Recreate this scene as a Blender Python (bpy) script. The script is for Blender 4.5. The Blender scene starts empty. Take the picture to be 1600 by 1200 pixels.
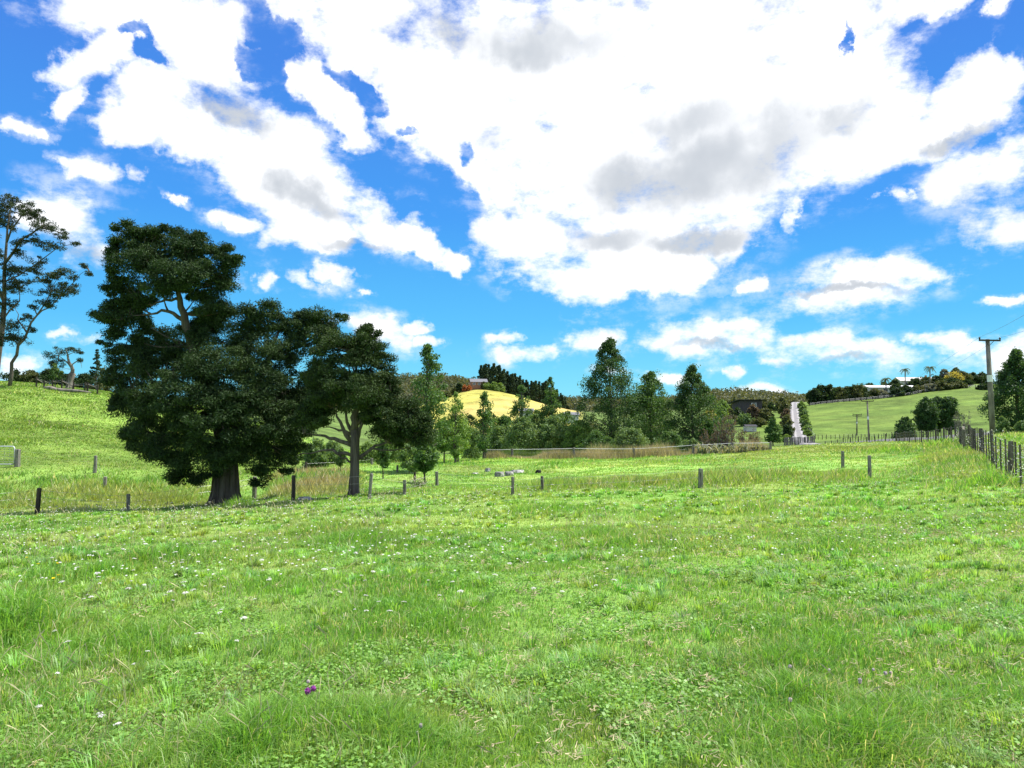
import bpy, math, random
import numpy as np
from mathutils import Vector
sc = bpy.context.scene
COL = sc.collection
R = math.radians
# ------------------------------------------------------------------ camera
F = 1160.0; EYE = 1.6; PITCH = math.atan(55 / F)
cam = bpy.data.cameras.new('camera'); camo = bpy.data.objects.new('camera', cam); COL.objects.link(camo)
cam.sensor_width = 36; cam.lens = 36 * F / 1600; cam.clip_start = 0.05; cam.clip_end = 6000
camo.location = (0, 0, EYE); camo.rotation_euler = (math.pi / 2 + PITCH, 0, 0); sc.camera = camo
sc.render.engine = 'CYCLES'
sc.view_settings.view_transform = 'Standard'; sc.view_settings.look = 'None'
sc.cycles.use_adaptive_sampling = True; sc.cycles.adaptive_threshold = 0.015; sc.cycles.max_bounces = 6; sc.cycles.diffuse_bounces = 3; sc.cycles.glossy_bounces = 2; sc.cycles.transmission_bounces = 4
sc.view_settings.exposure = 0.84; sc.view_settings.gamma = 1
CP, SP = math.cos(PITCH), math.sin(PITCH)
def ray(px, py):
    v = 600 - py
    return np.array([px - 800, F * CP - v * SP, F * SP + v * CP])
def at(px, py, Y):
    d = ray(px, py); d = d * (Y / d[1]); return np.array([d[0], d[1], d[2] + EYE])
def X(px, Y): return (px - 800) / 1163.0 * Y
# ------------------------------------------------------------------ sun and sky
SUN_EL, SUN_AZ = R(60), R(68)            # azimuth measured clockwise from +Y (view direction)
sd = Vector((math.sin(SUN_AZ) * math.cos(SUN_EL), math.cos(SUN_AZ) * math.cos(SUN_EL), math.sin(SUN_EL)))
sun = bpy.data.lights.new('sun', 'SUN'); sun.energy = 5.0; sun.angle = R(0.5); sun.color = (1, 0.955, 0.88)
so = bpy.data.objects.new('sun', sun); COL.objects.link(so); so.rotation_euler = sd.to_track_quat('Z', 'Y').to_euler()
w = bpy.data.worlds.new('World'); sc.world = w; w.use_nodes = True
nt = w.node_tree; nt.nodes.clear()
def N(tree, t, **kw):
    n = tree.nodes.new(t)
    for k, v in kw.items(): setattr(n, k, v)
    return n
def mth(tree, op, a, b=None, c=None, clamp=False):
    n = tree.nodes.new('ShaderNodeMath'); n.operation = op; n.use_clamp = clamp
    for i, s in enumerate((a, b, c)):
        if s is None: continue
        if isinstance(s, (int, float)): n.inputs[i].default_value = s
        else: tree.links.new(s, n.inputs[i])
    return n.outputs[0]
def L(tree, a, b): tree.links.new(a, b)
out = N(nt, 'ShaderNodeOutputWorld'); bg = N(nt, 'ShaderNodeBackground'); L(nt, bg.outputs[0], out.inputs[0])
bg.inputs[1].default_value = 0.1
sky = N(nt, 'ShaderNodeTexSky', sky_type='NISHITA'); sky.sun_disc = False
sky.sun_elevation = SUN_EL; sky.sun_rotation = SUN_AZ; sky.air_density = 1.0; sky.dust_density = 0.1; sky.ozone_density = 3.0
tc = N(nt, 'ShaderNodeTexCoord')
sep = N(nt, 'ShaderNodeSeparateXYZ'); L(nt, tc.outputs['Generated'], sep.inputs[0])
az = mth(nt, 'ARCTAN2', sep.outputs[0], sep.outputs[1]); el = mth(nt, 'ARCSINE', sep.outputs[2])
comb = N(nt, 'ShaderNodeCombineXYZ'); L(nt, az, comb.inputs[0]); L(nt, el, comb.inputs[1])
# warp the cloud outlines
def noise(tree, vec, scale, detail=6, rough=0.55, dim='3D', lac=2.0):
    n = N(tree, 'ShaderNodeTexNoise'); n.noise_dimensions = dim
    n.inputs['Scale'].default_value = scale; n.inputs['Detail'].default_value = detail
    n.inputs['Roughness'].default_value = rough; n.inputs['Lacunarity'].default_value = lac
    if vec is not None: L(tree, vec, n.inputs['Vector'])
    return n
nz = noise(nt, comb.outputs[0], 7.0, 8, 0.6, '2D')
vm = N(nt, 'ShaderNodeVectorMath', operation='SUBTRACT'); L(nt, nz.outputs['Color'], vm.inputs[0]); vm.inputs[1].default_value = (0.5, 0.5, 0.5)
vs = N(nt, 'ShaderNodeVectorMath', operation='MULTIPLY'); L(nt, vm.outputs[0], vs.inputs[0]); vs.inputs[1].default_value = (0.15, 0.10, 0)
va = N(nt, 'ShaderNodeVectorMath', operation='ADD'); L(nt, comb.outputs[0], va.inputs[0]); L(nt, vs.outputs[0], va.inputs[1])
warp = va.outputs[0]
# small warp for the little clouds near the horizon
vs2 = N(nt, 'ShaderNodeVectorMath', operation='MULTIPLY'); nz2 = noise(nt, comb.outputs[0], 17.0, 7, 0.6, '2D'); vm2 = N(nt, 'ShaderNodeVectorMath', operation='SUBTRACT'); L(nt, nz2.outputs['Color'], vm2.inputs[0]); vm2.inputs[1].default_value = (0.5, 0.5, 0.5); L(nt, vm2.outputs[0], vs2.inputs[0]); vs2.inputs[1].default_value = (0.10, 0.032, 0)
va2 = N(nt, 'ShaderNodeVectorMath', operation='ADD'); L(nt, comb.outputs[0], va2.inputs[0]); L(nt, vs2.outputs[0], va2.inputs[1])
warp2 = va2.outputs[0]
def azel(px, py):
    d = ray(px, py); d = d / np.linalg.norm(d); return math.atan2(d[0], d[1]), math.asin(d[2])
prev = [None]
def blobs(lst, vec, smooth):
    acc = None
    for (px, py, rx, ry, rot) in lst:
        a, e = azel(px, py)
        a2, e1 = azel(px + 10, py); a3, e2 = azel(px, py - 10)
        sx = rx * math.hypot(a2 - a, 0) / 10; sy = ry * (e2 - e) / 10
        # ellipses are turned in the picture sense (positive = clockwise)
        m = N(nt, 'ShaderNodeMapping', vector_type='TEXTURE')
        if acc is None and prev[0] is None: L(nt, vec, m.inputs['Vector'])
        else:      # a vanishing dependence on the sum so far keeps the shader's stack small
            k = N(nt, 'ShaderNodeVectorMath', operation='MULTIPLY_ADD'); L(nt, acc if acc is not None else prev[0], k.inputs[0]); k.inputs[1].default_value = (1e-8,) * 3; L(nt, vec, k.inputs[2]); L(nt, k.outputs[0], m.inputs['Vector'])
        m.inputs['Location'].default_value = (a, e, 0); m.inputs['Rotation'].default_value = (0, 0, -R(rot))
        m.inputs['Scale'].default_value = (sx, sy, 1)
        d = N(nt, 'ShaderNodeVectorMath', operation='DOT_PRODUCT'); L(nt, m.outputs[0], d.inputs[0]); L(nt, m.outputs[0], d.inputs[1])
        acc = d.outputs['Value'] if acc is None else (mth(nt, 'SMOOTH_MIN', acc, d.outputs['Value'], smooth))
    prev[0] = acc; return acc
BIG = [(220,25,150,60,0),(330,70,95,85,20),(150,90,60,40,-20),(115,150,32,38,10),(250,150,80,80,30),(215,205,45,30,20),(330,205,110,70,35),(420,250,110,75,35),(480,305,112,68,25),
       (500,365,90,34,0),(590,340,80,46,35),(650,385,60,28,25),(700,408,28,22,0),(300,225,70,35,15),
       (575,20,160,60,0),(590,95,155,80,25),(490,150,60,34,50),(530,200,50,26,20),(1100,230,230,130,0),(940,210,200,130,0),(100,95,50,32,0),(720,140,150,110,25),(640,200,90,48,20),(720,235,90,30,12),(860,110,200,150,0),(1060,110,240,170,0),(900,270,130,130,0),
       (820,370,80,50,-10),(880,430,90,42,5),(1000,400,170,75,0),(1010,452,95,28,0),(1110,430,50,26,-10),(1090,290,160,110,0),(1250,150,170,120,-10),(1340,190,130,75,-15),
       (1300,40,140,70,0),(1430,200,110,50,-10),(1520,150,75,55,-20),(1560,110,40,35,-30),(1460,15,70,28,-20),(1555,15,30,22,0),(1165,385,38,40,0),(1250,235,60,60,0)]
SMALL = [(1535,275,95,38,-5),(1500,300,50,22,0),(1570,358,68,27,8),(1600,235,50,30,0),(1345,447,125,30,-8),(1280,465,60,18,0),(1440,430,34,20,-15),(1350,420,40,18,0),(1110,528,105,27,3),(1060,535,50,15,0),(1170,515,45,18,0),
         (1300,552,130,24,3),(1290,535,60,22,0),(1380,545,50,18,0),(1215,560,40,12,0),(1475,536,36,16,5),(940,528,38,18,-4),(825,551,50,16,-4),(850,545,25,14,0),(787,527,22,9,0),
         (600,518,48,22,20),(648,512,26,7,0),(670,532,21,9,0),(105,350,62,48,10),(60,330,40,34,0),(130,395,50,26,0),(148,266,42,15,12),(118,255,30,9,10),(44,203,20,10,0),(366,345,35,11,5),(412,441,26,15,25),
         (468,432,36,14,20),(520,425,26,14,25),(565,461,18,5,0),(1180,612,35,12,0),(1040,590,34,8,0),(30,568,42,18,0),(118,523,22,8,0),(1173,446,16,10,0),(1392,305,20,12,0),(1582,471,26,7,0),
         (1590,550,62,30,-15),(1145,584,20,8,0),(1245,330,14,34,20),(765,295,28,20,60),(960,583,30,6,0),(210,268,22,14,10),(280,312,14,6,30),
         (-190,420,150,50,0),(-420,230,200,80,0),(1850,320,180,60,0),(2100,160,240,120,0),(1780,520,120,26,0)]
HOLES = [(225,90,35,18,0),(440,60,26,70,-30),(420,110,55,22,45),(545,150,60,20,15),(735,222,24,22,30),(620,213,26,10,20),(1325,80,9,34,15),(1475,90,42,26,10),(1490,60,40,22,-20),(1150,500,60,18,0),(190,60,26,16,0)]
dB = mth(nt, 'MULTIPLY', mth(nt, 'SUBTRACT', 1.0, blobs(BIG, warp, 0.5)), 1.25)
dS = mth(nt, 'MULTIPLY_ADD', mth(nt, 'SUBTRACT', 1.0, blobs(SMALL, warp2, 0.3)), 0.62, 0.12)
dH = mth(nt, 'SUBTRACT', 1.0, blobs(HOLES, warp, 0.2))
# generic broken cloud for the half of the sky behind and above the view
gen = noise(nt, tc.outputs['Generated'], 2.6, 5, 0.55)
gm = mth(nt, 'MULTIPLY_ADD', gen.outputs[0], 4.0, -1.9)
amask = mth(nt, 'ABSOLUTE', az)
side = mth(nt, 'MULTIPLY_ADD', amask, 3.0, -3.0 * 0.95, clamp=True)
up = mth(nt, 'MULTIPLY_ADD', el, 4.0, -4.0 * 0.66, clamp=True)
outm = mth(nt, 'MAXIMUM', side, up)
gen2 = mth(nt, 'MULTIPLY_ADD', outm, 3.0, -3.0)
gg = mth(nt, 'ADD', gm, gen2)
D = mth(nt, 'SUBTRACT', dB, mth(nt, 'MAXIMUM', mth(nt, 'MULTIPLY', dH, 1.5), 0.0))
D = mth(nt, 'MAXIMUM', D, dS); D = mth(nt, 'MAXIMUM', D, gg)
stv = N(nt, 'ShaderNodeVectorMath', operation='MULTIPLY'); L(nt, comb.outputs[0], stv.inputs[0]); stv.inputs[1].default_value = (0.75, 1.35, 1)
fine = noise(nt, stv.outputs[0], 24.0, 10, 0.66, '2D')
fine2 = noise(nt, comb.outputs[0], 9.0, 4, 0.5, '2D')
fn = mth(nt, 'ADD', mth(nt, 'MULTIPLY_ADD', fine.outputs[0], 2.5, -1.25), mth(nt, 'MULTIPLY_ADD', fine2.outputs[0], 1.5, -0.75))
Dn = mth(nt, 'ADD', D, fn)
mr = N(nt, 'ShaderNodeMapRange'); mr.interpolation_type = 'SMOOTHSTEP'; L(nt, Dn, mr.inputs[0])
mr.inputs[1].default_value = -0.42; mr.inputs[2].default_value = 0.95; mr.inputs[3].default_value = 0; mr.inputs[4].default_value = 1
GREY = [(1150,240,150,60,-15),(1060,200,90,45,0),(930,365,90,26,5),(1110,380,80,22,0),(385,180,50,26,35),(490,310,60,26,20),(1290,190,60,30,0),(840,60,120,40,0),(960,280,90,40,0),(1110,545,70,8,0),(1300,566,90,7,0),(1340,462,80,8,-5),(120,390,50,16,0),(1500,205,50,16,-10),(560,385,60,10,0)]
dG = mth(nt, 'SUBTRACT', 1.0, blobs(GREY, warp, 0.5))
gz = noise(nt, comb.outputs[0], 7.0, 4, 0.5, '2D')
gr = mth(nt, 'ADD', mth(nt, 'MAXIMUM', mth(nt, 'MULTIPLY', dG, 0.8), -0.45), mth(nt, 'MULTIPLY_ADD', gz.outputs[0], 2.0, -0.95))
mg = N(nt, 'ShaderNodeMapRange'); mg.interpolation_type = 'SMOOTHSTEP'; L(nt, gr, mg.inputs[0])
mg.inputs[1].default_value = -0.5; mg.inputs[2].default_value = 0.95; mg.inputs[3].default_value = 0; mg.inputs[4].default_value = 1
cc = N(nt, 'ShaderNodeMix', data_type='RGBA'); L(nt, mg.outputs[0], cc.inputs[0])
cc.inputs[6].default_value = (6.9, 7.0, 7.15, 1); cc.inputs[7].default_value = (3.5, 3.75, 4.1, 1)
# clear air: Nishita sky, saturated as the photograph's is
hs = N(nt, 'ShaderNodeHueSaturation'); L(nt, sky.outputs[0], hs.inputs['Color']); hs.inputs['Saturation'].default_value = 1.45; hs.inputs['Value'].default_value = 0.66
rp = N(nt, 'ShaderNodeValToRGB'); L(nt, mth(nt, 'MULTIPLY_ADD', el, 1.0 / 0.7, 0.0, clamp=True), rp.inputs[0])
SK = [(0.0, (1.5, 4.6, 5.7)), (0.06, (1.1, 4.3, 5.8)), (0.18, (0.62, 3.2, 5.8)), (0.38, (0.42, 2.1, 5.5)), (0.62, (0.42, 1.55, 4.9)), (1.0, (0.42, 1.25, 4.2))]
e = rp.color_ramp.elements
while len(e) < len(SK): e.new(0.5)
for i, (p, c) in enumerate(SK): e[i].position = p; e[i].color = (*[q / 10 for q in c], 1)
rs = N(nt, 'ShaderNodeVectorMath', operation='SCALE'); L(nt, rp.outputs[0], rs.inputs[0]); rs.inputs[3].default_value = 10
sm = N(nt, 'ShaderNodeMix', data_type='RGBA'); sm.inputs[0].default_value = 0.9; L(nt, hs.outputs[0], sm.inputs[6]); L(nt, rs.outputs[0], sm.inputs[7])
vl = N(nt, 'ShaderNodeMapRange'); vl.interpolation_type = 'SMOOTHSTEP'; L(nt, D, vl.inputs[0]); vl.inputs[1].default_value = -1.9; vl.inputs[2].default_value = 0.1; vl.inputs[3].default_value = 0; vl.inputs[4].default_value = 0.55
vn_ = N(nt, 'ShaderNodeMapRange'); vn_.interpolation_type = 'SMOOTHSTEP'; L(nt, mth(nt, 'MULTIPLY_ADD', fine.outputs[0], 0.6, mth(nt, 'MULTIPLY', fine2.outputs[0], 0.4)), vn_.inputs[0]); vn_.inputs[1].default_value = 0.45; vn_.inputs[2].default_value = 0.68
alpha = mth(nt, 'MAXIMUM', mr.outputs[0], mth(nt, 'MULTIPLY', vl.outputs[0], vn_.outputs[0]))
fm = N(nt, 'ShaderNodeMix', data_type='RGBA'); L(nt, alpha, fm.inputs[0]); L(nt, sm.outputs[2], fm.inputs[6]); L(nt, cc.outputs[2], fm.inputs[7])
L(nt, fm.outputs[2], bg.inputs[0])
w.cycles.sampling_method = 'NONE'

# ------------------------------------------------------------------ helpers
def tag(o, label=None, cat=None, group=None, kind=None):
    for k, v in (('label', label), ('category', cat), ('group', group), ('kind', kind)):
        if v: o[k] = v
    return o
def empty(name, loc, label, cat, group=None, rz=0):
    o = bpy.data.objects.new(name, None); COL.objects.link(o); o.location = tuple(float(v) for v in loc); o.rotation_euler.z = rz
    return tag(o, label, cat, group)
def link(name, me, mat, parent=None, origin=None):
    """me is built in world space; origin moves it under its parent or its own origin"""
    if origin is None: origin = tuple(parent.location) if parent else (0, 0, 0)
    n = len(me.vertices)
    if n and any(origin):
        co = np.empty(n * 3, 'f4'); me.vertices.foreach_get('co', co); co = co.reshape(-1, 3) - np.array(origin, 'f4'); me.vertices.foreach_set('co', co.ravel()); me.update()
    o = bpy.data.objects.new(name, me); COL.objects.link(o)
    if parent: o.parent = parent
    else: o.location = tuple(float(v) for v in origin)
    for m in (mat if isinstance(mat, (list, tuple)) else [mat]): me.materials.append(m)
    return o
def npmesh(name, V, Fc, k, col=None, smooth=False, uv=None):
    me = bpy.data.meshes.new(name); V = np.asarray(V, 'f4'); Fc = np.asarray(Fc, 'i4').reshape(-1, k)
    me.vertices.add(len(V)); me.vertices.foreach_set('co', V.ravel())
    me.loops.add(Fc.size); me.loops.foreach_set('vertex_index', Fc.ravel())
    me.polygons.add(len(Fc)); me.polygons.foreach_set('loop_start', np.arange(0, Fc.size, k, dtype='i4'))
    if smooth: me.polygons.foreach_set('use_smooth', np.ones(len(Fc), bool))
    if col is not None:
        a = me.attributes.new('Col', 'FLOAT_COLOR', 'POINT'); c4 = np.ones((len(V), 4), 'f4'); c4[:, :3] = col; a.data.foreach_set('color', c4.ravel())
    if uv is not None:
        u = me.uv_layers.new(name='UVMap'); u.data.foreach_set('uv', np.asarray(uv, 'f4')[Fc.ravel()].ravel())
    me.update(calc_edges=True); me.validate()
    return me
ORD = 'first second third fourth fifth sixth seventh eighth ninth tenth eleventh twelfth thirteenth fourteenth fifteenth sixteenth seventeenth eighteenth nineteenth'.split()
def ordinal(i):
    i += 1
    if i < 20: return ORD[i - 1]
    return {2: 'twentieth', 3: 'thirtieth', 4: 'fortieth'}[i // 10] if i % 10 == 0 else {2: 'twenty', 3: 'thirty', 4: 'forty'}[i // 10] + '-' + ORD[i % 10 - 1]
class MB:
    """collects simple solids into one mesh"""
    def __init__(s): s.v = []; s.f = []
    def add(s, v, f):
        n = len(s.v); s.v += [tuple(float(q) for q in p) for p in v]; s.f += [tuple(i + n for i in t) for t in f]; return s
    def box(s, c, size, rz=0, tilt=None):
        x, y, z = [q / 2 for q in size]; P = []
        for dz in (-z, z):
            for dx, dy in ((-x, -y), (x, -y), (x, y), (-x, y)):
                a, b = dx * math.cos(rz) - dy * math.sin(rz), dx * math.sin(rz) + dy * math.cos(rz)
                P.append((c[0] + a, c[1] + b, c[2] + dz))
        return s.add(P, [(3, 2, 1, 0), (4, 5, 6, 7), (0, 1, 5, 4), (1, 2, 6, 5), (2, 3, 7, 6), (3, 0, 4, 7)])
    def tube(s, pts, rad, n=8, caps=True, rng=None, jit=0):
        pts = [np.array(p, float) for p in pts]; m = len(pts)
        if not hasattr(rad, '__len__'): rad = [rad] * m
        V = []; u = None
        for i, p in enumerate(pts):
            t = pts[min(i + 1, m - 1)] - pts[max(i - 1, 0)]; t = t / (np.linalg.norm(t) + 1e-9)
            if u is None:
                h = np.array([0, 0, 1.0]) if abs(t[2]) < 0.9 else np.array([1.0, 0, 0]); u = np.cross(t, h)
            u = u - t * np.dot(u, t); u /= np.linalg.norm(u) + 1e-9; q = np.cross(t, u)
            for j in range(n):
                a = 2 * math.pi * j / n; r = rad[i] * (1 + (rng.uniform(-jit, jit) if rng else 0))
                V.append(p + r * (u * math.cos(a) + q * math.sin(a)))
        Fc = [(i * n + j, i * n + (j + 1) % n, (i + 1) * n + (j + 1) % n, (i + 1) * n + j) for i in range(m - 1) for j in range(n)]
        if caps: Fc += [tuple(range(n - 1, -1, -1)), tuple((m - 1) * n + j for j in range(n))]
        return s.add(V, Fc)
    def mesh(s, name, smooth=False):
        me = bpy.data.meshes.new(name); me.from_pydata(s.v, [], s.f); me.update()
        if smooth:
            me.polygons.foreach_set('use_smooth', np.ones(len(me.polygons), bool))
        return me
    def build(s, name, mat, parent=None, smooth=False, origin=None): return link(name, s.mesh(name, smooth), mat, parent, origin)
# value noise
def _h(ix, iy, s):
    n = (ix.astype('i8') * 374761393 + iy.astype('i8') * 668265263 + s * 1442695041) & 0xffffffff
    n = ((n ^ (n >> 13)) * 1274126177) & 0xffffffff
    return ((n ^ (n >> 16)) & 0xffff) / 65535.0
def vn(x, y, s=0):
    x = np.asarray(x, float); y = np.asarray(y, float); ix = np.floor(x); iy = np.floor(y); fx = x - ix; fy = y - iy
    fx = fx * fx * (3 - 2 * fx); fy = fy * fy * (3 - 2 * fy)
    a = _h(ix, iy, s); b = _h(ix + 1, iy, s); c = _h(ix, iy + 1, s); d = _h(ix + 1, iy + 1, s)
    return (a * (1 - fx) + b * fx) * (1 - fy) + (c * (1 - fx) + d * fx) * fy
def fbm(x, y, s=0, o=4):
    t = 0; a = 0.5; k = 0
    for i in range(o): t = t + a * vn(x * 2 ** i, y * 2 ** i, s + i * 7); k += a; a *= 0.5
    return t / k
def sstep(a, b, x): t = np.clip((x - a) / (b - a), 0, 1); return t * t * (3 - 2 * t)
def band(x, a, b, s): return sstep(a - s, a + s, x) * (1 - sstep(b - s, b + s, x))

# ------------------------------------------------------------------ terrain heights
Z = lambda py, Y: EYE - (py - 655) * Y / 1163.0
TAB = {
 -500: [(0,0),(12,-.6),(26,-1.9),(36,-2.3),(45,-1.0),(60,3),(80,7.5),(110,9),(200,9),(600,12),(900,20),(2500,20)],
 0:   [(0,0),(6,-.15),(12,-.55),(20,-1.2),(26,-1.75),(32,-2.15),(36,-2.2),(42,-1.65),(45,Z(728,45)),(55,Z(690,55)),(70,Z(628,70)),(80,Z(600,80)),(92,Z(594,92)),(110,7.0),(200,7),(600,9),(900,16),(2500,16)],
 150: [(0,0),(6,-.15),(12,-.5),(20,-1.15),(28,-1.75),(33,-2.1),(38,-2.05),(45,Z(738,45)),(55,Z(705,55)),(70,Z(645,70)),(80,Z(618,80)),(88,Z(610,88)),(110,5.6),(200,6),(600,9),(900,16),(2500,16)],
 350: [(0,0),(6,-.13),(12,-.45),(20,-1.05),(27,-1.66),(35,-2.0),(45,-1.9),(60,-1.2),(80,1),(100,3.2),(200,4),(600,8),(900,20),(2500,16)],
 550: [(0,0),(6,-.1),(12,-.4),(20,-.85),(27,-1.25),(33,-1.6),(40,-1.55),(50,-1.6),(60,-1.7),(80,-2.1),(120,-3.5),(200,-5),(350,-3),(600,8),(900,Z(592,900)),(1200,40),(2500,20)],
 640: [(0,0),(6,-.1),(12,-.38),(20,-.8),(28,-1.1),(36,-1.5),(48,-1.6),(60,-1.7),(80,-2.3),(120,-4),(200,-7),(340,-6),(440,4),(480,Z(640,480)),(560,9),(700,20),(900,Z(586,900)),(1200,40),(2500,20)],
 700: [(0,0),(6,-.1),(12,-.36),(20,-.78),(28,-1.05),(36,-1.45),(42,-1.5),(60,-1.65),(80,-2.4),(120,-4),(200,-8),(340,-7),(420,9),(480,Z(614,480)),(560,14),(700,22),(900,Z(588,900)),(1200,40),(2500,20)],
 745: [(0,0),(6,-.1),(12,-.36),(20,-.76),(28,-1.02),(36,-1.4),(42,-1.5),(60,-1.62),(80,-2.4),(120,-4),(200,-8),(340,-7.5),(420,11),(480,Z(603,480)),(540,Z(603,540)),(620,20),(900,Z(600,900)),(1200,32),(2500,20)],
 800: [(0,0),(6,-.1),(12,-.35),(20,-.75),(27,-1.0),(35,-1.35),(42,-1.5),(52,-1.55),(60,-1.6),(70,-2.0),(90,-3),(200,-8),(340,-8),(420,10),(480,Z(608,480)),(540,16),(620,14),(900,Z(612,900)),(1200,28),(2500,20)],
 850: [(0,0),(6,-.1),(12,-.35),(20,-.75),(27,-.98),(35,-1.33),(42,-1.51),(52,-1.54),(60,-1.6),(70,-2.02),(90,-3),(200,-8),(340,-8),(420,4),(480,Z(625,480)),(560,8),(900,Z(622,900)),(1200,24),(2500,20)],
 900: [(0,0),(6,-.1),(12,-.33),(20,-.7),(27,-.92),(35,-1.3),(42,-1.5),(52,-1.55),(60,-1.6),(70,-2.02),(90,-3),(200,-8),(340,-8),(420,0),(480,Z(639,480)),(560,6),(900,Z(630,900)),(1200,24),(2500,20)],
 1000:[(0,0),(6,-.08),(12,-.3),(20,-.65),(27,-.89),(42,-1.4),(60,-1.6),(75,-1.9),(100,-3.2),(200,-8),(350,-6),(600,5),(900,Z(632,900)),(1200,24),(2500,20)],
 1120:[(0,0),(6,-.07),(12,-.27),(20,-.6),(27,-.8),(42,-1.15),(60,-1.3),(75,-1.6),(100,-3),(170,-5),(200,Z(686,200)),(240,Z(668,240)),(270,Z(652,270)),(320,4),(600,12),(900,Z(616,900)),(1200,28),(2500,20)],
 1190:[(0,0),(6,-.06),(12,-.25),(20,-.55),(28,-.75),(42,-1.05),(60,-1.05),(75,-1.3),(100,-2.8),(170,-4.8),(200,Z(683,200)),(240,Z(664,240)),(270,Z(648,270)),(320,5),(600,12),(900,Z(617,900)),(1200,28),(2500,20)],
 1243:[(0,0),(6,-.06),(12,-.25),(20,-.5),(28,-.7),(45,-.95),(60,-.9),(75,-1.1),(100,-2.6),(150,-4.6),(180,Z(693,180)),(230,Z(668,230)),(280,Z(646,280)),(330,Z(630,330)),(400,9),(700,16),(900,Z(620,900)),(2500,24)],
 1262:[(0,0),(6,-.06),(12,-.25),(20,-.5),(28,-.7),(45,-.9),(60,-.85),(75,-1.0),(100,-2.4),(150,-4.3),(180,Z(691,180)),(230,Z(662,230)),(280,Z(640,280)),(330,Z(625,330)),(400,10),(700,16),(900,Z(625,900)),(2500,24)],
 1400:[(0,0),(6,-.05),(12,-.22),(20,-.45),(29,-.65),(45,-.62),(60,-.57),(72,-.57),(90,-1.3),(120,-2.2),(150,-2.9),(180,Z(686,180)),(240,Z(648,240)),(300,Z(619,300)),(330,Z(613,330)),(400,15),(900,20),(2500,24)],
 1500:[(0,0),(6,-.03),(12,-.15),(20,-.25),(27,-.1),(34,.15),(45,.13),(60,-.2),(80,-.6),(110,-1.3),(150,-2),(180,Z(680,180)),(240,Z(638,240)),(300,Z(604,300)),(330,Z(597,330)),(400,19),(900,24),(2500,24)],
 1600:[(0,0),(6,0),(12,-.08),(20,-.2),(27,.1),(34,.45),(60,.35),(100,-.2),(180,-.7),(240,6),(300,15),(330,18),(400,20),(900,24),(2500,24)],
 2200:[(0,0),(6,0),(12,0),(20,.1),(34,.7),(60,.8),(100,.5),(180,1),(300,12),(330,15),(400,18),(900,24),(2500,24)],
}
_pc = np.array(sorted(TAB)); _t = (_pc - 800) / 1163.0
_azg = np.radians(np.arange(-62, 62.01, 0.4)); _lg = np.arange(0, math.log(2600) + 0.03, 0.03)   # log(1+Y)
_rows = np.array([np.interp(np.exp(_lg) - 1, *zip(*TAB[p])) for p in _pc])
_G = np.array([np.interp(np.tan(_azg), _t, _rows[:, j]) for j in range(len(_lg))]).T
def _blur(a, k, axis):
    ker = np.exp(-0.5 * (np.arange(-3 * k, 3 * k + 1) / k) ** 2); ker /= ker.sum()
    p = [(0, 0), (0, 0)]; p[axis] = (3 * k, 3 * k); b = np.pad(a, p, 'edge')
    return np.apply_along_axis(lambda r: np.convolve(r, ker, 'valid'), axis, b)
_G = _blur(_blur(_G, 2, 0), 2, 1)
def H0(x, y):
    x = np.asarray(x, float); y = np.asarray(y, float); r = np.hypot(x, y); a = np.arctan2(x, y)
    ac = np.clip(a, -R(61.5), R(61.5)); Y = r * np.cos(ac)
    i = np.clip((ac - _azg[0]) / (_azg[1] - _azg[0]), 0, len(_azg) - 1.001); j = np.clip(np.log1p(Y) / 0.03, 0, len(_lg) - 1.001)
    i0 = i.astype(int); j0 = j.astype(int); fi = i - i0; fj = j - j0
    return (_G[i0, j0] * (1 - fi) + _G[i0 + 1, j0] * fi) * (1 - fj) + (_G[i0, j0 + 1] * (1 - fi) + _G[i0 + 1, j0 + 1] * fi) * fj
def H(x, y):
    x = np.asarray(x, float); y = np.asarray(y, float); r = np.hypot(x, y)
    u = (fbm(x * 0.55, y * 0.55, 3, 3) - 0.5) * 0.22 * sstep(1.5, 8, r) * (1 - 0.3 * sstep(60, 200, r))
    u = u + (fbm(x * 0.12, y * 0.12, 11, 2) - 0.5) * 0.5 * sstep(10, 40, r)
    u = u + (fbm(x * 1.6, y * 1.6, 5, 2) - 0.5) * 0.07 * sstep(1, 4, r) * (1 - sstep(60, 120, r))
    u = u + (fbm(x * 0.02, y * 0.02, 9, 4) - 0.5) * 10 * sstep(600, 850, r)
    return H0(x, y) + u
def ground(px, Y):
    x = X(px, Y); return np.array([x, Y, float(H(x, Y))])
def hit(px, py, y0=2.0, y1=400):
    d = ray(px, py); ys = np.exp(np.linspace(math.log(y0), math.log(y1), 1500)); x = d[0] / d[1] * ys; z = EYE + d[2] / d[1] * ys
    below = np.nonzero(z < H(x, ys))[0]
    Y = ys[below[0]] if len(below) else y1
    return np.array([d[0] / d[1] * Y, Y, float(H(d[0] / d[1] * Y, Y))])

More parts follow.
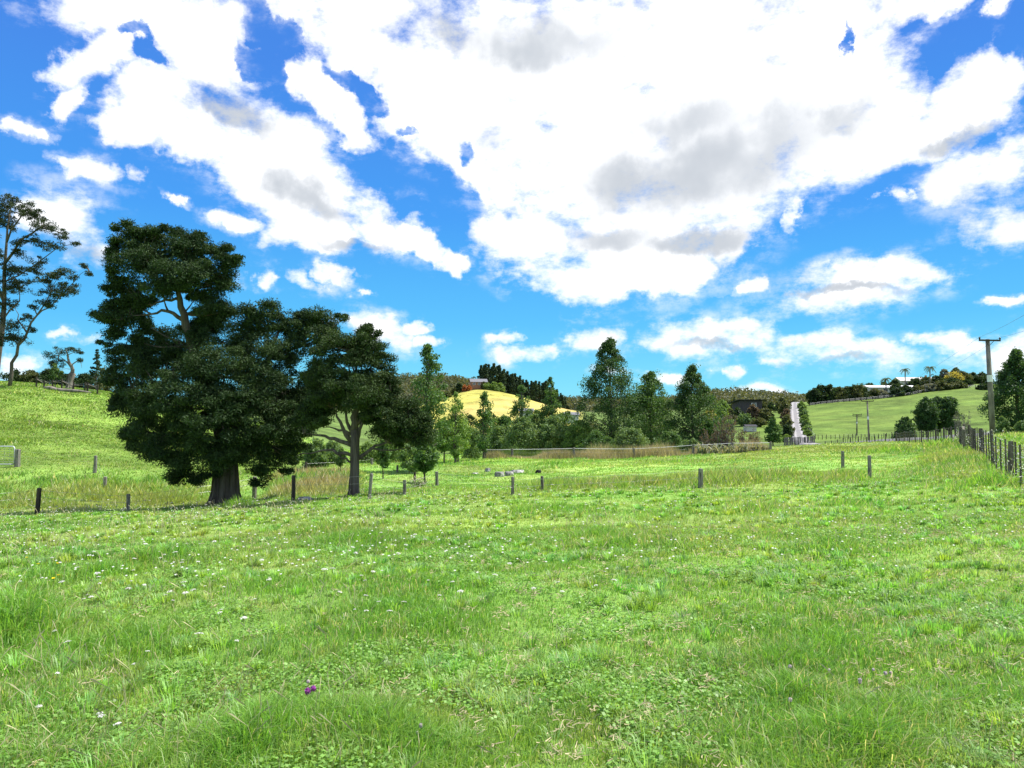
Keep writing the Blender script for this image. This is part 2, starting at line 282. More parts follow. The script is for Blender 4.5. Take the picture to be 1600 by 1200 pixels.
# ------------------------------------------------------------------ ground colour by land cover
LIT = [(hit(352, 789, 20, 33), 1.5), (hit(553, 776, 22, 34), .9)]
def mixc(c, m, t): t = np.asarray(t)[..., None]; return c * (1 - t) + np.array(m) * t
def cover(x, y):
    yy = np.maximum(y, 0.5); px = 800 + 1163 * x / yy; Y = yy
    n1 = fbm(x * 0.35, y * 0.35, 21, 4); n2 = fbm(x * 2.2, y * 2.2, 31, 3); n3 = fbm(x * 0.09, y * 0.09, 41, 3)
    c = np.zeros(np.shape(x) + (3,)) + np.array((0.215, 0.368, 0.072))
    c = mixc(c, (0.262, 0.375, 0.085), sstep(0.42, 0.68, n1)); c = mixc(c, (0.155, 0.300, 0.050), sstep(0.52, 0.75, 1 - n1) * 0.8)
    c = mixc(c, (0.30, 0.34, 0.11), sstep(0.6, 0.8, n2) * 0.45 * sstep(0.35, 0.6, n3))
    hill = sstep(40, 50, Y) * (1 - sstep(380, 520, px)); c = mixc(c, (0.180, 0.265, 0.045), hill * 0.75)
    c = mixc(c, (0.125, 0.215, 0.034), hill * sstep(0.5, 0.62, fbm(x * 0.25, y * 0.9, 71, 3)) * 0.7)
    rank = band(Y, 29.5, 42, 2.5) * (1 - sstep(300, 400, px)); c = mixc(c, (0.26, 0.30, 0.085), rank * sstep(0.25, 0.6, n1) * 0.8)
    st = band(Y, 30, 45, 2) * band(px, 425, 560, 25); c = mixc(c, (0.33, 0.29, 0.15), st * sstep(0.2, 0.55, n1))
    rk = band(Y, 26.5, 32, 1.5) * band(px, 830, 1330, 40); c = mixc(c, (0.25, 0.32, 0.085), rk * sstep(0.25, 0.6, n1) * 0.7)
    rf = band(Y, 22, 80, 6) * band(px, 1430, 1545, 30); c = mixc(c, (0.22, 0.23, 0.06), rf * sstep(0.3, 0.6, n1) * 0.4)
    c = mixc(c, (0.21, 0.23, 0.055), band(Y, 50, 90, 8) * band(px, 1120, 1420, 60) * 0.45)
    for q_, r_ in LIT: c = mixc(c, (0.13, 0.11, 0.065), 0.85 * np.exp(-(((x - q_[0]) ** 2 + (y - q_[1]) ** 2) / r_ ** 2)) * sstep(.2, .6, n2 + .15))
    val = sstep(90, 130, Y); c = mixc(c, (0.085, 0.130, 0.030), val * 0.85)
    rh = sstep(165, 190, Y) * sstep(1150, 1200, px); c = mixc(c, (0.128, 0.190, 0.034), rh); c = mixc(c, (0.095, 0.155, 0.026), rh * sstep(0.35, 0.65, fbm(x * 0.05, y * 0.16, 72, 4)) * 0.9)
    yh = band(Y, 350, 575, 20) * band(px, 600, 905, 14); c = mixc(c, (0.42, 0.395, 0.085), yh); c = mixc(c, (0.46, 0.34, 0.13), yh * sstep(0.4, 0.7, fbm(x * 0.02, y * 0.03, 73, 4)) * 0.8)
    c = mixc(c, (0.055, 0.068, 0.025), sstep(575, 620, Y))
    return c

# ------------------------------------------------------------------ materials
def new_mat(name):
    m = bpy.data.materials.new(name); m.use_nodes = True; m.node_tree.nodes.clear()
    o = N(m.node_tree, 'ShaderNodeOutputMaterial'); return m, m.node_tree, o
def mat_leaf(name, trans=0.32, tint=(1.5, 1.35, 0.6), rough=0.6, spec=0.25):
    m, t, o = new_mat(name); a = N(t, 'ShaderNodeAttribute', attribute_name='Col')
    p = N(t, 'ShaderNodeBsdfPrincipled'); L(t, a.outputs['Color'], p.inputs['Base Color']); p.inputs['Roughness'].default_value = rough; p.inputs['Specular IOR Level'].default_value = spec
    tr = N(t, 'ShaderNodeBsdfTranslucent'); v = N(t, 'ShaderNodeVectorMath', operation='MULTIPLY'); L(t, a.outputs['Color'], v.inputs[0]); v.inputs[1].default_value = tint; L(t, v.outputs[0], tr.inputs[0])
    mx = N(t, 'ShaderNodeMixShader'); mx.inputs[0].default_value = trans; L(t, p.outputs[0], mx.inputs[1]); L(t, tr.outputs[0], mx.inputs[2]); L(t, mx.outputs[0], o.inputs[0])
    return m
def mat_noise(name, c1, c2, scale=5, stretch=(1, 1, 1), rough=0.85, bump=0.3, bdist=0.02, c3=None, detail=8, spec=0.2, metallic=0):
    m, t, o = new_mat(name); tcn = N(t, 'ShaderNodeTexCoord'); mp = N(t, 'ShaderNodeMapping'); L(t, tcn.outputs['Object'], mp.inputs[0]); mp.inputs['Scale'].default_value = stretch
    n = noise(t, mp.outputs[0], scale, detail, 0.6); r = N(t, 'ShaderNodeValToRGB'); L(t, n.outputs[0], r.inputs[0])
    r.color_ramp.elements[0].position = 0.33; r.color_ramp.elements[1].position = 0.67
    r.color_ramp.elements[0].color = (*c1, 1); r.color_ramp.elements[1].color = (*c2, 1)
    colr = r.outputs[0]
    if c3:
        n2 = noise(t, tcn.outputs['Object'], scale * 0.5, 5, 0.6); mk = N(t, 'ShaderNodeMapRange'); L(t, n2.outputs[0], mk.inputs[0]); mk.inputs[1].default_value = 0.55; mk.inputs[2].default_value = 0.65
        mm = N(t, 'ShaderNodeMix', data_type='RGBA'); L(t, mk.outputs[0], mm.inputs[0]); L(t, colr, mm.inputs[6]); mm.inputs[7].default_value = (*c3, 1); colr = mm.outputs[2]
    p = N(t, 'ShaderNodeBsdfPrincipled'); L(t, colr, p.inputs['Base Color']); p.inputs['Roughness'].default_value = rough; p.inputs['Specular IOR Level'].default_value = spec; p.inputs['Metallic'].default_value = metallic
    b = N(t, 'ShaderNodeBump'); b.inputs['Strength'].default_value = bump; b.inputs['Distance'].default_value = bdist; L(t, n.outputs[0], b.inputs['Height']); L(t, b.outputs[0], p.inputs['Normal'])
    L(t, p.outputs[0], o.inputs[0]); return m
def mat_ground():
    m, t, o = new_mat('ground'); a = N(t, 'ShaderNodeAttribute', attribute_name='Col'); tcn = N(t, 'ShaderNodeTexCoord')
    n1 = noise(t, tcn.outputs['Object'], 9.0, 8, 0.7); n2 = noise(t, tcn.outputs['Object'], 0.9, 8, 0.68); n3 = noise(t, tcn.outputs['Object'], 0.12, 6, 0.65); n4 = noise(t, tcn.outputs['Object'], 0.03, 5, 0.6)
    s = mth(t, 'ADD', mth(t, 'MULTIPLY', n1.outputs[0], 0.9), mth(t, 'ADD', mth(t, 'MULTIPLY', n2.outputs[0], 1.0), mth(t, 'ADD', mth(t, 'MULTIPLY_ADD', n3.outputs[0], 1.5, -0.75), mth(t, 'MULTIPLY_ADD', n4.outputs[0], 1.3, -0.65))))
    v = N(t, 'ShaderNodeVectorMath', operation='SCALE'); L(t, a.outputs['Color'], v.inputs[0]); L(t, mth(t, 'MAXIMUM', s, 0.35), v.inputs[3])
    p = N(t, 'ShaderNodeBsdfPrincipled'); L(t, v.outputs[0], p.inputs['Base Color']); p.inputs['Roughness'].default_value = 0.9; p.inputs['Specular IOR Level'].default_value = 0.1
    b = N(t, 'ShaderNodeBump'); b.inputs['Strength'].default_value = 0.7; b.inputs['Distance'].default_value = 0.35; L(t, n2.outputs[0], b.inputs['Height']); L(t, b.outputs[0], p.inputs['Normal'])
    L(t, p.outputs[0], o.inputs[0]); return m
def mat_plain(name, c, rough=0.5, metallic=0, spec=0.4): return mat_noise(name, tuple(q * 0.85 for q in c), c, 6, (1, 1, 1), rough, 0.05, 0.01, spec=spec, metallic=metallic)
M = dict(
 ground=mat_ground(), grass=mat_leaf('grass_blades', 0.45, (1.3, 1.3, 0.65), 0.45, 0.35), leaf=mat_leaf('leaves'), dark_leaf=mat_leaf('dark_leaves', 0.15, (1.4, 1.3, 0.6), 0.7, 0.15),
 bark=mat_noise('bark', (0.045, 0.038, 0.03), (0.15, 0.13, 0.105), 7, (1, 1, 0.12), 0.95, 0.9, 0.06), pale_bark=mat_noise('pale_bark', (0.10, 0.085, 0.07), (0.28, 0.25, 0.21), 3, (1, 1, 0.3), 0.9, 0.4, 0.03),
 post=mat_noise('weathered_wood', (0.07, 0.06, 0.05), (0.29, 0.27, 0.235), 14, (1, 1, 0.12), 0.9, 0.6, 0.01, c3=(0.25, 0.26, 0.20)), fencepost=mat_noise('old_fence_wood', (0.04, 0.034, 0.028), (0.17, 0.145, 0.12), 14, (1, 1, 0.12), 0.9, 0.6, 0.01), darkpost=mat_noise('dark_wood', (0.02, 0.018, 0.014), (0.085, 0.07, 0.055), 14, (1, 1, 0.12), 0.9, 0.6, 0.01),
 wire=mat_plain('galvanised_wire', (0.45, 0.46, 0.46), 0.45, 0.8), tape=mat_plain('white_tape', (0.8, 0.8, 0.8), 0.6), galv=mat_plain('galvanised_pipe', (0.62, 0.65, 0.66), 0.4, 0.4),
 white=mat_plain('white_paint', (0.8, 0.8, 0.78), 0.6), rock=mat_noise('boulder_stone', (0.12, 0.12, 0.115), (0.36, 0.35, 0.33), 4, (1, 1, 1), 0.95, 0.8, 0.05, c3=(0.52, 0.51, 0.47)),
 darkrock=mat_noise('dark_stone', (0.012, 0.012, 0.012), (0.04, 0.038, 0.035), 6), roof_dark=mat_noise('dark_roof', (0.03, 0.03, 0.035), (0.06, 0.06, 0.065), 3), clad_dark=mat_noise('dark_cladding', (0.045, 0.04, 0.045), (0.09, 0.08, 0.085), 5, (4, 4, 0.3)),
 roof_grey=mat_noise('grey_roof', (0.13, 0.135, 0.15), (0.2, 0.205, 0.22), 2), roof_white=mat_noise('pale_roof', (0.62, 0.62, 0.62), (0.76, 0.76, 0.76), 1), clad_pale=mat_noise('pale_cladding', (0.5, 0.47, 0.42), (0.62, 0.6, 0.55), 2), brick=mat_noise('brown_brick', (0.22, 0.12, 0.08), (0.36, 0.2, 0.13), 6),
 glass=mat_plain('window_glass', (0.05, 0.07, 0.09), 0.08, 0, 0.8), petal=mat_leaf('petals', 0.3, (1, 1, 1), 0.7, 0.1), ceramic=mat_plain('insulator', (0.03, 0.025, 0.02), 0.3))

# ------------------------------------------------------------------ terrain sheet
fa = np.radians(np.arange(-46, 46.01, 0.25)); ba = np.radians(np.arange(52, 308.1, 6)); A = np.concatenate([fa, ba])
rr = np.concatenate([[0.15], np.exp(np.linspace(math.log(0.6), math.log(3400), 560))])
AA, RR = np.meshgrid(A, rr, indexing='ij'); xs = RR * np.sin(AA); ys = RR * np.cos(AA); nA, nR = AA.shape
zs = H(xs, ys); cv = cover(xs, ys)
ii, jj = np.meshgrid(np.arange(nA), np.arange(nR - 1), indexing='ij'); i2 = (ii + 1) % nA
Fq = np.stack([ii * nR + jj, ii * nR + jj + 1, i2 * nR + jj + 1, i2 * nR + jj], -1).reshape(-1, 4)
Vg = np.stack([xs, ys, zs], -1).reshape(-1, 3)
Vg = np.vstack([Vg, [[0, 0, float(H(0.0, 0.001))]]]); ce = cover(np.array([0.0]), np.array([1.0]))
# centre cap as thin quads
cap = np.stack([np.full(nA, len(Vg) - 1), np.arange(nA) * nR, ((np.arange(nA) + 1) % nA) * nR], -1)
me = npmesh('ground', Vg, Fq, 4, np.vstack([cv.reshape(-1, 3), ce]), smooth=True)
tag(link('ground', me, M['ground']), kind='structure')

# ------------------------------------------------------------------ grass
rng = np.random.default_rng(7)
TUFT = [(15,965,.5,.75),(40,1005,.3,.55),(-20,1000,.5,.7),(130,1025,.5,.30),(215,1020,.4,.32),(265,885,.8,.26),(620,955,.5,.30),(690,975,.4,.26),(580,985,.4,.26),(540,850,.9,.24),(500,835,.7,.2),(1190,965,.5,.24),(1290,1010,.6,.24),(1230,1100,.35,.24),
        (1300,1160,.5,.28),(1200,1190,.4,.28),(1420,1180,.3,.25),(1400,1130,.3,.22),(430,1150,.5,.24),(560,1140,.4,.25),(660,1180,.35,.22),(380,1190,.3,.22),(60,1190,.4,.2),(60,1110,.4,.2),(650,920,.6,.24),(1000,855,.8,.22),(950,840,.5,.2),(1290,860,.5,.25),
        (1480,695,2.0,.4),(1390,705,1.4,.35),(1180,800,.7,.35),(1555,758,.7,.5),(1500,770,.3,.35),(1240,1050,.4,.2),(850,1130,.4,.16),(1540,1100,.5,.17),(420,920,.6,.2),(1330,790,.6,.2),(820,805,.5,.3),(860,800,1.0,.18),(375,790,.7,.4),(150,900,.5,.24),(70,910,.6,.3)]
TP = [(lambda p: (p, r, h * (.46 if p[1] < 10 else .8)))(hit(a, b)) for a, b, r, h in TUFT]
def tall(x, y):
    yy = np.maximum(y, 0.5); px = 800 + 1163 * x / yy
    h = 0.030 + 0.055 * sstep(0.45, 0.8, fbm(x * 1.1, y * 1.1, 51, 3)) + 0.03 * sstep(0.5, 0.8, fbm(x * 0.3, y * 0.3, 52, 2))
    lush = np.zeros_like(h)
    for p, r, hh in TP:
        g = np.exp(-(((x - p[0]) ** 2 + (y - p[1]) ** 2) / (r * r)) * 1.2) * (0.6 + 0.8 * vn(x * 3, y * 3, 8)); h = h + hh * g; lush = np.maximum(lush, np.minimum(g, 1))
    n = fbm(x * 0.8, y * 0.8, 53, 3)
    h = h + 0.34 * band(yy, 26.8, 31.5, 1) * band(px, 820, 1340, 30) * sstep(0.3, 0.6, n)
    h = h + 0.30 * band(yy, 30.5, 43, 2) * (1 - sstep(300, 420, px)) * sstep(0.3, 0.6, n)
    h = h + 0.45 * band(yy, 30, 45, 2) * band(px, 425, 560, 25)
    h = h + 0.12 * band(yy, 22, 60, 5) * band(px, 1440, 1600, 20)
    h = h + 0.10 * band(yy, 46, 90, 8) * sstep(0.55, 0.7, fbm(x * 0.4, y * 0.7, 54, 2))
    return h, lush
def blades(n, y0, y1, power, wk, hk, segs, seed, pxlo=-160, pxhi=1760):
    g = np.random.default_rng(seed); u = g.random(n)
    e1 = 2 - power                                      # density per m2 falls with distance as Y**-power
    Y = (u * (y1 ** e1 - y0 ** e1) + y0 ** e1) ** (1 / e1) if abs(e1) > 1e-6 else y0 * (y1 / y0) ** u
    px = g.uniform(pxlo, pxhi, n); x = (px - 800) / 1163 * Y; y = Y
    # clumping
    cl = vn(x * 6, y * 6, 77); keep = g.random(n) < 0.35 + 0.9 * cl; x, y = x[keep], y[keep]; n = len(x)
    h, lush = tall(x, y); h = h * g.uniform(0.45, 1.25, n) * hk; h = np.maximum(h, y * 0.0012)
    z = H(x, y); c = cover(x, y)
    c = mixc(c, (0.175, 0.365, 0.050), lush * 0.7)
    c = c * g.uniform(0.7, 1.45, n)[:, None] * np.stack([g.uniform(0.85, 1.15, n), np.ones(n), g.uniform(0.7, 1.3, n)], -1)
    dry = g.random(n) < (0.055 + 0.06 * sstep(900, 1300, 800 + 1163 * x / y)) * (1 - 0.7 * lush) + 0.10 * sstep(0.55, 0.7, fbm(x * 0.9, y * 0.9, 91, 2)); c[dry] = np.array((0.52, 0.48, 0.26)) * g.uniform(0.6, 1.3, dry.sum())[:, None]; h[dry] *= 1.15
    wdt = np.maximum(0.0022 + 0.0014 * g.random(n), y * wk) * (0.8 + h)
    th = g.uniform(0, 2 * math.pi, n); ln = g.uniform(0.15, 1.0, n) * h; dx = np.cos(th) * ln + 0.12 * h; dy = np.sin(th) * ln
    ph = g.uniform(0, math.pi, n); wx = np.cos(ph) * wdt; wy = np.sin(ph) * wdt
    if segs == 1:
        V = np.empty((n, 3, 3)); V[:, 0] = np.stack([x - wx, y - wy, z - 0.01], -1); V[:, 1] = np.stack([x + wx, y + wy, z - 0.01], -1); V[:, 2] = np.stack([x + dx, y + dy, z + h], -1)
        Fb = np.arange(n)[:, None] * 3 + np.array([[0, 1, 2]]); k = 3
        cb = np.repeat(c[:, None], 3, 1)
    else:
        V = np.empty((n, 5, 3)); V[:, 0] = np.stack([x - wx, y - wy, z - 0.01], -1); V[:, 1] = np.stack([x + wx, y + wy, z - 0.01], -1)
        mx_, my_ = x + dx * 0.3, y + dy * 0.3; V[:, 2] = np.stack([mx_ + wx * .75, my_ + wy * .75, z + h * 0.62], -1); V[:, 3] = np.stack([mx_ - wx * .75, my_ - wy * .75, z + h * 0.62], -1)
        V[:, 4] = np.stack([x + dx, y + dy, z + h * (1 - 0.25 * (ln / h))], -1)
        b = np.arange(n)[:, None] * 5; Fb = np.concatenate([b + np.array([[0, 1, 2]]), b + np.array([[0, 2, 3]]), b + np.array([[3, 2, 4]])]); cb = np.repeat(c[:, None], 5, 1)
    return V.reshape(-1, 3), Fb.reshape(-1, 3), cb.reshape(-1, 3)
def join(parts):
    V = []; Fl = []; C = []; o = 0
    for v, f, c in parts: V.append(v); Fl.append(f + o); C.append(c); o += len(v)
    return np.vstack(V), np.vstack(Fl), np.vstack(C)
GR = [blades(470000, 2.6, 14, 1.0, 0.0006, 0.85, 2, 1), blades(260000, 1.4, 5.2, 0.9, 0.0005, 0.75, 2, 9), blades(330000, 11, 34, 1.2, 0.0007, 1.0, 1, 2), blades(230000, 26, 64, 0.8, 0.0008, 1.1, 1, 3), blades(90000, 55, 100, 0.5, 0.0009, 1.3, 1, 4, -160, 420), blades(50000, 60, 100, 0.5, 0.0009, 1.1, 1, 5, 420, 1760)]
def tufts(n, seed):
    g = np.random.default_rng(seed); u = g.random(n); Y = 1.9 + 24 * u ** 1.25; px = g.uniform(-120, 1720, n); X0 = (px - 800) / 1163 * Y; keep = g.random(n) < 0.12 + 1.1 * sstep(.4, .75, fbm(X0 * .8, Y * .8, 61, 3)); X0, Y = X0[keep], Y[keep]; n = len(X0)
    k = 46; idx = np.repeat(np.arange(n), k); m = n * k; R0 = g.uniform(.02, .07, n)[idx] * (1 + Y[idx] * .03); th = g.uniform(0, 2 * math.pi, m); q = g.random(m) ** .6
    hh = (g.uniform(.05, .13, n)[idx]) * g.uniform(.6, 1.2, m); x = X0[idx] + np.cos(th) * q * R0; y = Y[idx] + np.sin(th) * q * R0; z = H(x, y); le = hh * (.25 + .8 * q); c = cover(X0, Y) * g.uniform(.75, 1.35, n)[:, None] * np.stack([g.uniform(.75, 1.15, n), np.ones(n), g.uniform(.7, 1.5, n)], -1); c = c[idx] * g.uniform(.75, 1.35, m)[:, None]
    dx = np.cos(th) * le; dy = np.sin(th) * le; wd = np.maximum(.0018, Y[idx] * .00055); wx = -np.sin(th) * wd; wy = np.cos(th) * wd
    V = np.stack([np.stack([x - wx, y - wy, z - .01], -1), np.stack([x + wx, y + wy, z - .01], -1), np.stack([x + dx * .45 + wx * .8, y + dy * .45 + wy * .8, z + hh * .75], -1), np.stack([x + dx * .45 - wx * .8, y + dy * .45 - wy * .8, z + hh * .75], -1), np.stack([x + dx, y + dy, z + hh * .85], -1)], 1)
    b = np.arange(m)[:, None] * 5; return V.reshape(-1, 3), np.concatenate([b + np.array([[0, 1, 2]]), b + np.array([[0, 2, 3]]), b + np.array([[3, 2, 4]])]), np.repeat(c[:, None], 5, 1).reshape(-1, 3)
GR.append(tufts(9000, 21))
def clover_leaves(n, seed):
    g = np.random.default_rng(seed); Y = 1.9 + 12 * g.random(n) ** 1.3; px = g.uniform(-100, 1700, n); x = (px - 800) / 1163 * Y; keep = fbm(x * 1.3, Y * 1.3, 63, 3) > .56; x, Y = x[keep], Y[keep]; n = len(x); z = H(x, Y) + g.uniform(.02, .075, n)
    s_ = g.uniform(.006, .012, n) * (1 + Y * .05); nr = g.normal(0, .35, (n, 3)); nr[:, 2] = 1; nr /= np.linalg.norm(nr, axis=1)[:, None]; a = np.cross(nr, g.normal(size=(n, 3))); a /= np.linalg.norm(a, axis=1)[:, None]; b = np.cross(nr, a); p = np.stack([x, Y, z], -1); a *= s_[:, None]; b *= s_[:, None]
    c = np.array((.19, .345, .068)) * g.uniform(.7, 1.5, n)[:, None]; k = np.arange(n)[:, None] * 4; return np.stack([p - a, p + b, p + a, p - b], 1).reshape(-1, 3), np.concatenate([k + np.array([[0, 1, 2]]), k + np.array([[0, 2, 3]])]), np.repeat(c[:, None], 4, 1).reshape(-1, 3)
GR.append(clover_leaves(160000, 22))
V_, F_, C_ = join(GR)
tag(link('grass', npmesh('grass', V_, F_, 3, C_), M['grass']), 'long and short green pasture grass covering the sloping field', 'grass', kind='stuff')

# dry straw litter
def litter(n, seed):
    g = np.random.default_rng(seed); V = []; C = []
    px = g.uniform(-100, 1700, n * 4); Y = g.uniform(2.2, 13, n * 4) ; keep = g.random(n * 4) < (0.15 + 0.85 * sstep(500, 1000, px)) * (2.6 / Y + .12); px, Y = px[keep][:n], Y[keep][:n]
    for a, b in zip(px, Y):
        x0 = X(a, b); s = g.uniform(0.015, 0.05); k = g.integers(5, 18)
        xx = x0 + g.normal(0, s * .8, k); yy = b + g.normal(0, s, k); zz = H(xx, yy) + g.uniform(0.03, 0.075, k)
        th = g.uniform(0, 2 * math.pi, k); ln = g.uniform(0.012, 0.05, k); w_ = g.uniform(0.001, 0.0024, k) * (1 + b * .09); dz = g.uniform(-.4, .6, k) * ln
        p = np.stack([xx, yy, zz], -1); d = np.stack([np.cos(th) * ln, np.sin(th) * ln, dz], -1); q = np.stack([-np.sin(th) * w_, np.cos(th) * w_, w_ * .6], -1)
        V.append(np.stack([p - q, p + q, p + d + q * .4, p + d - q * .4], 1)); C.append(np.repeat((np.array((0.52, 0.44, 0.27)) * g.uniform(0.6, 1.25, k)[:, None])[:, None], 4, 1))
    V = np.concatenate(V); C = np.concatenate(C); return V.reshape(-1, 3), np.arange(len(V) * 4).reshape(-1, 4), C.reshape(-1, 3)
V_, F_, C_ = litter(1500, 5)
tag(link('straw_litter', npmesh('straw_litter', V_, F_, 4, C_), M['petal']), 'pale dry clippings scattered over the short green grass', 'straw', kind='stuff')

def seed_stems(n, seed):
    g = np.random.default_rng(seed); Y = g.uniform(2.4, 30, n * 3); px = g.uniform(-80, 1680, n * 3); x = (px - 800) / 1163 * Y
    keep = g.random(n * 3) < (.10 + .9 * sstep(.5, .7, fbm(x * .7, Y * .7, 66, 3))) * np.where(px < 620, 1, .45); x, Y = x[keep][:n], Y[keep][:n]; n = len(x); z = H(x, Y); h = g.uniform(.10, .30, n); th = g.uniform(0, 6.28, n); le = h * g.uniform(.1, .8, n); w_ = np.maximum(.0006, Y * .00026); ph = g.uniform(0, 3.14, n)
    wx, wy = np.cos(ph) * w_, np.sin(ph) * w_; dx, dy = np.cos(th) * le, np.sin(th) * le; P = lambda f, k, hz: np.stack([x + dx * f + wx * k, Y + dy * f + wy * k, z + h * hz], -1)
    V = np.stack([P(0, -1, -.02), P(0, 1, -.02), P(.4, 1, .7), P(.4, -1, .7), P(.4, -1, .7), P(.4, 1, .7), P(.85, 2.6, .95), P(1, 0, 1.0)], 1).reshape(-1, 3)
    c = np.array((.46, .42, .24)) * g.uniform(.6, 1.3, n)[:, None]; return V, np.arange(n * 8).reshape(-1, 4), np.repeat(c[:, None], 8, 1).reshape(-1, 3)
V_, F_, C_ = seed_stems(5200, 8)
tag(link('seed_stems', npmesh('seed_stems', V_, F_, 4, C_), M['petal']), 'thin straw coloured seed stems standing above the green grass', 'grass stems', kind='stuff')

# ------------------------------------------------------------------ foliage
def leaves(P, Rr, n, size, seed, c1, c2, asp=0.45, up=0.35, hollow=0.5, tips=None):
    """P puff centres, Rr puff radii (P,3), n leaves per puff"""
    g = np.random.default_rng(seed); P = np.asarray(P, float); Rr = np.asarray(Rr, float); k = len(P)
    idx = np.repeat(np.arange(k), n); m = len(idx)
    d = g.normal(size=(m, 3)); d /= np.linalg.norm(d, axis=1)[:, None]
    rad = hollow + (1.08 - hollow) * g.random(m) ** 0.7
    p = P[idx] + d * Rr[idx] * rad[:, None]
    a = d * 0.7 + g.normal(size=(m, 3)) * 0.7; a[:, 2] -= 0.1; a /= np.linalg.norm(a, axis=1)[:, None]
    nr = g.normal(size=(m, 3)) * 0.8 + d * 0.5; nr[:, 2] += up; b = np.cross(a, nr); b /= np.linalg.norm(b, axis=1)[:, None] + 1e-9
    Ls = size * g.uniform(0.6, 1.35, m)[:, None]; a *= Ls * 0.5; b *= Ls * asp * 0.5
    V = np.stack([p - a, p + b, p + a, p - b], 1)
    t = np.clip(g.random(k)[idx] * 0.6 + g.random(m) * 0.55 - 0.08, 0, 1)[:, None]; c = np.array(c1) * (1 - t) + np.array(c2) * t; c = c * g.uniform(0.75, 1.25, m)[:, None]
    return V.reshape(-1, 3), np.arange(m * 4).reshape(-1, 4), np.repeat(c[:, None], 4, 1).reshape(-1, 3)
def limb(mb, p0, p1, r0, r1, g, sag=0.12, n=5, seg=7):
    p0 = np.array(p0, float); p1 = np.array(p1, float); Ld = np.linalg.norm(p1 - p0); pts = []
    off = g.normal(0, 1, 3) * Ld * 0.05
    for i in range(n + 1):
        t = i / n; p = p0 + (p1 - p0) * t; p = p + off * math.sin(t * math.pi) + np.array([0, 0, -sag * Ld * math.sin(t * math.pi)]); pts.append(p)
    mb.tube(pts, [r0 + (r1 - r0) * (i / n) ** 0.8 for i in range(n + 1)], seg)
GC = dict(poplar=((0.044, 0.105, 0.030), (0.120, 0.215, 0.056)), poplard=((0.030, 0.074, 0.026), (0.080, 0.150, 0.044)), light=((0.10, 0.18, 0.04), (0.21, 0.32, 0.08)), willow=((0.078, 0.145, 0.05), (0.19, 0.29, 0.10)), dark=((0.020, 0.044, 0.016), (0.054, 0.092, 0.030)),
          pine=((0.026, 0.052, 0.028), (0.062, 0.098, 0.048)), brown=((0.09, 0.07, 0.045), (0.17, 0.13, 0.085)), yellow=((0.26, 0.24, 0.05), (0.5, 0.44, 0.12)), orange=((0.35, 0.12, 0.05), (0.45, 0.2, 0.08)), grey=((0.12, 0.14, 0.11), (0.22, 0.23, 0.19)), olive=((0.06, 0.08, 0.028), (0.13, 0.15, 0.055)), silver=((0.25, 0.26, 0.2), (0.5, 0.5, 0.42)))
seedc = [100]
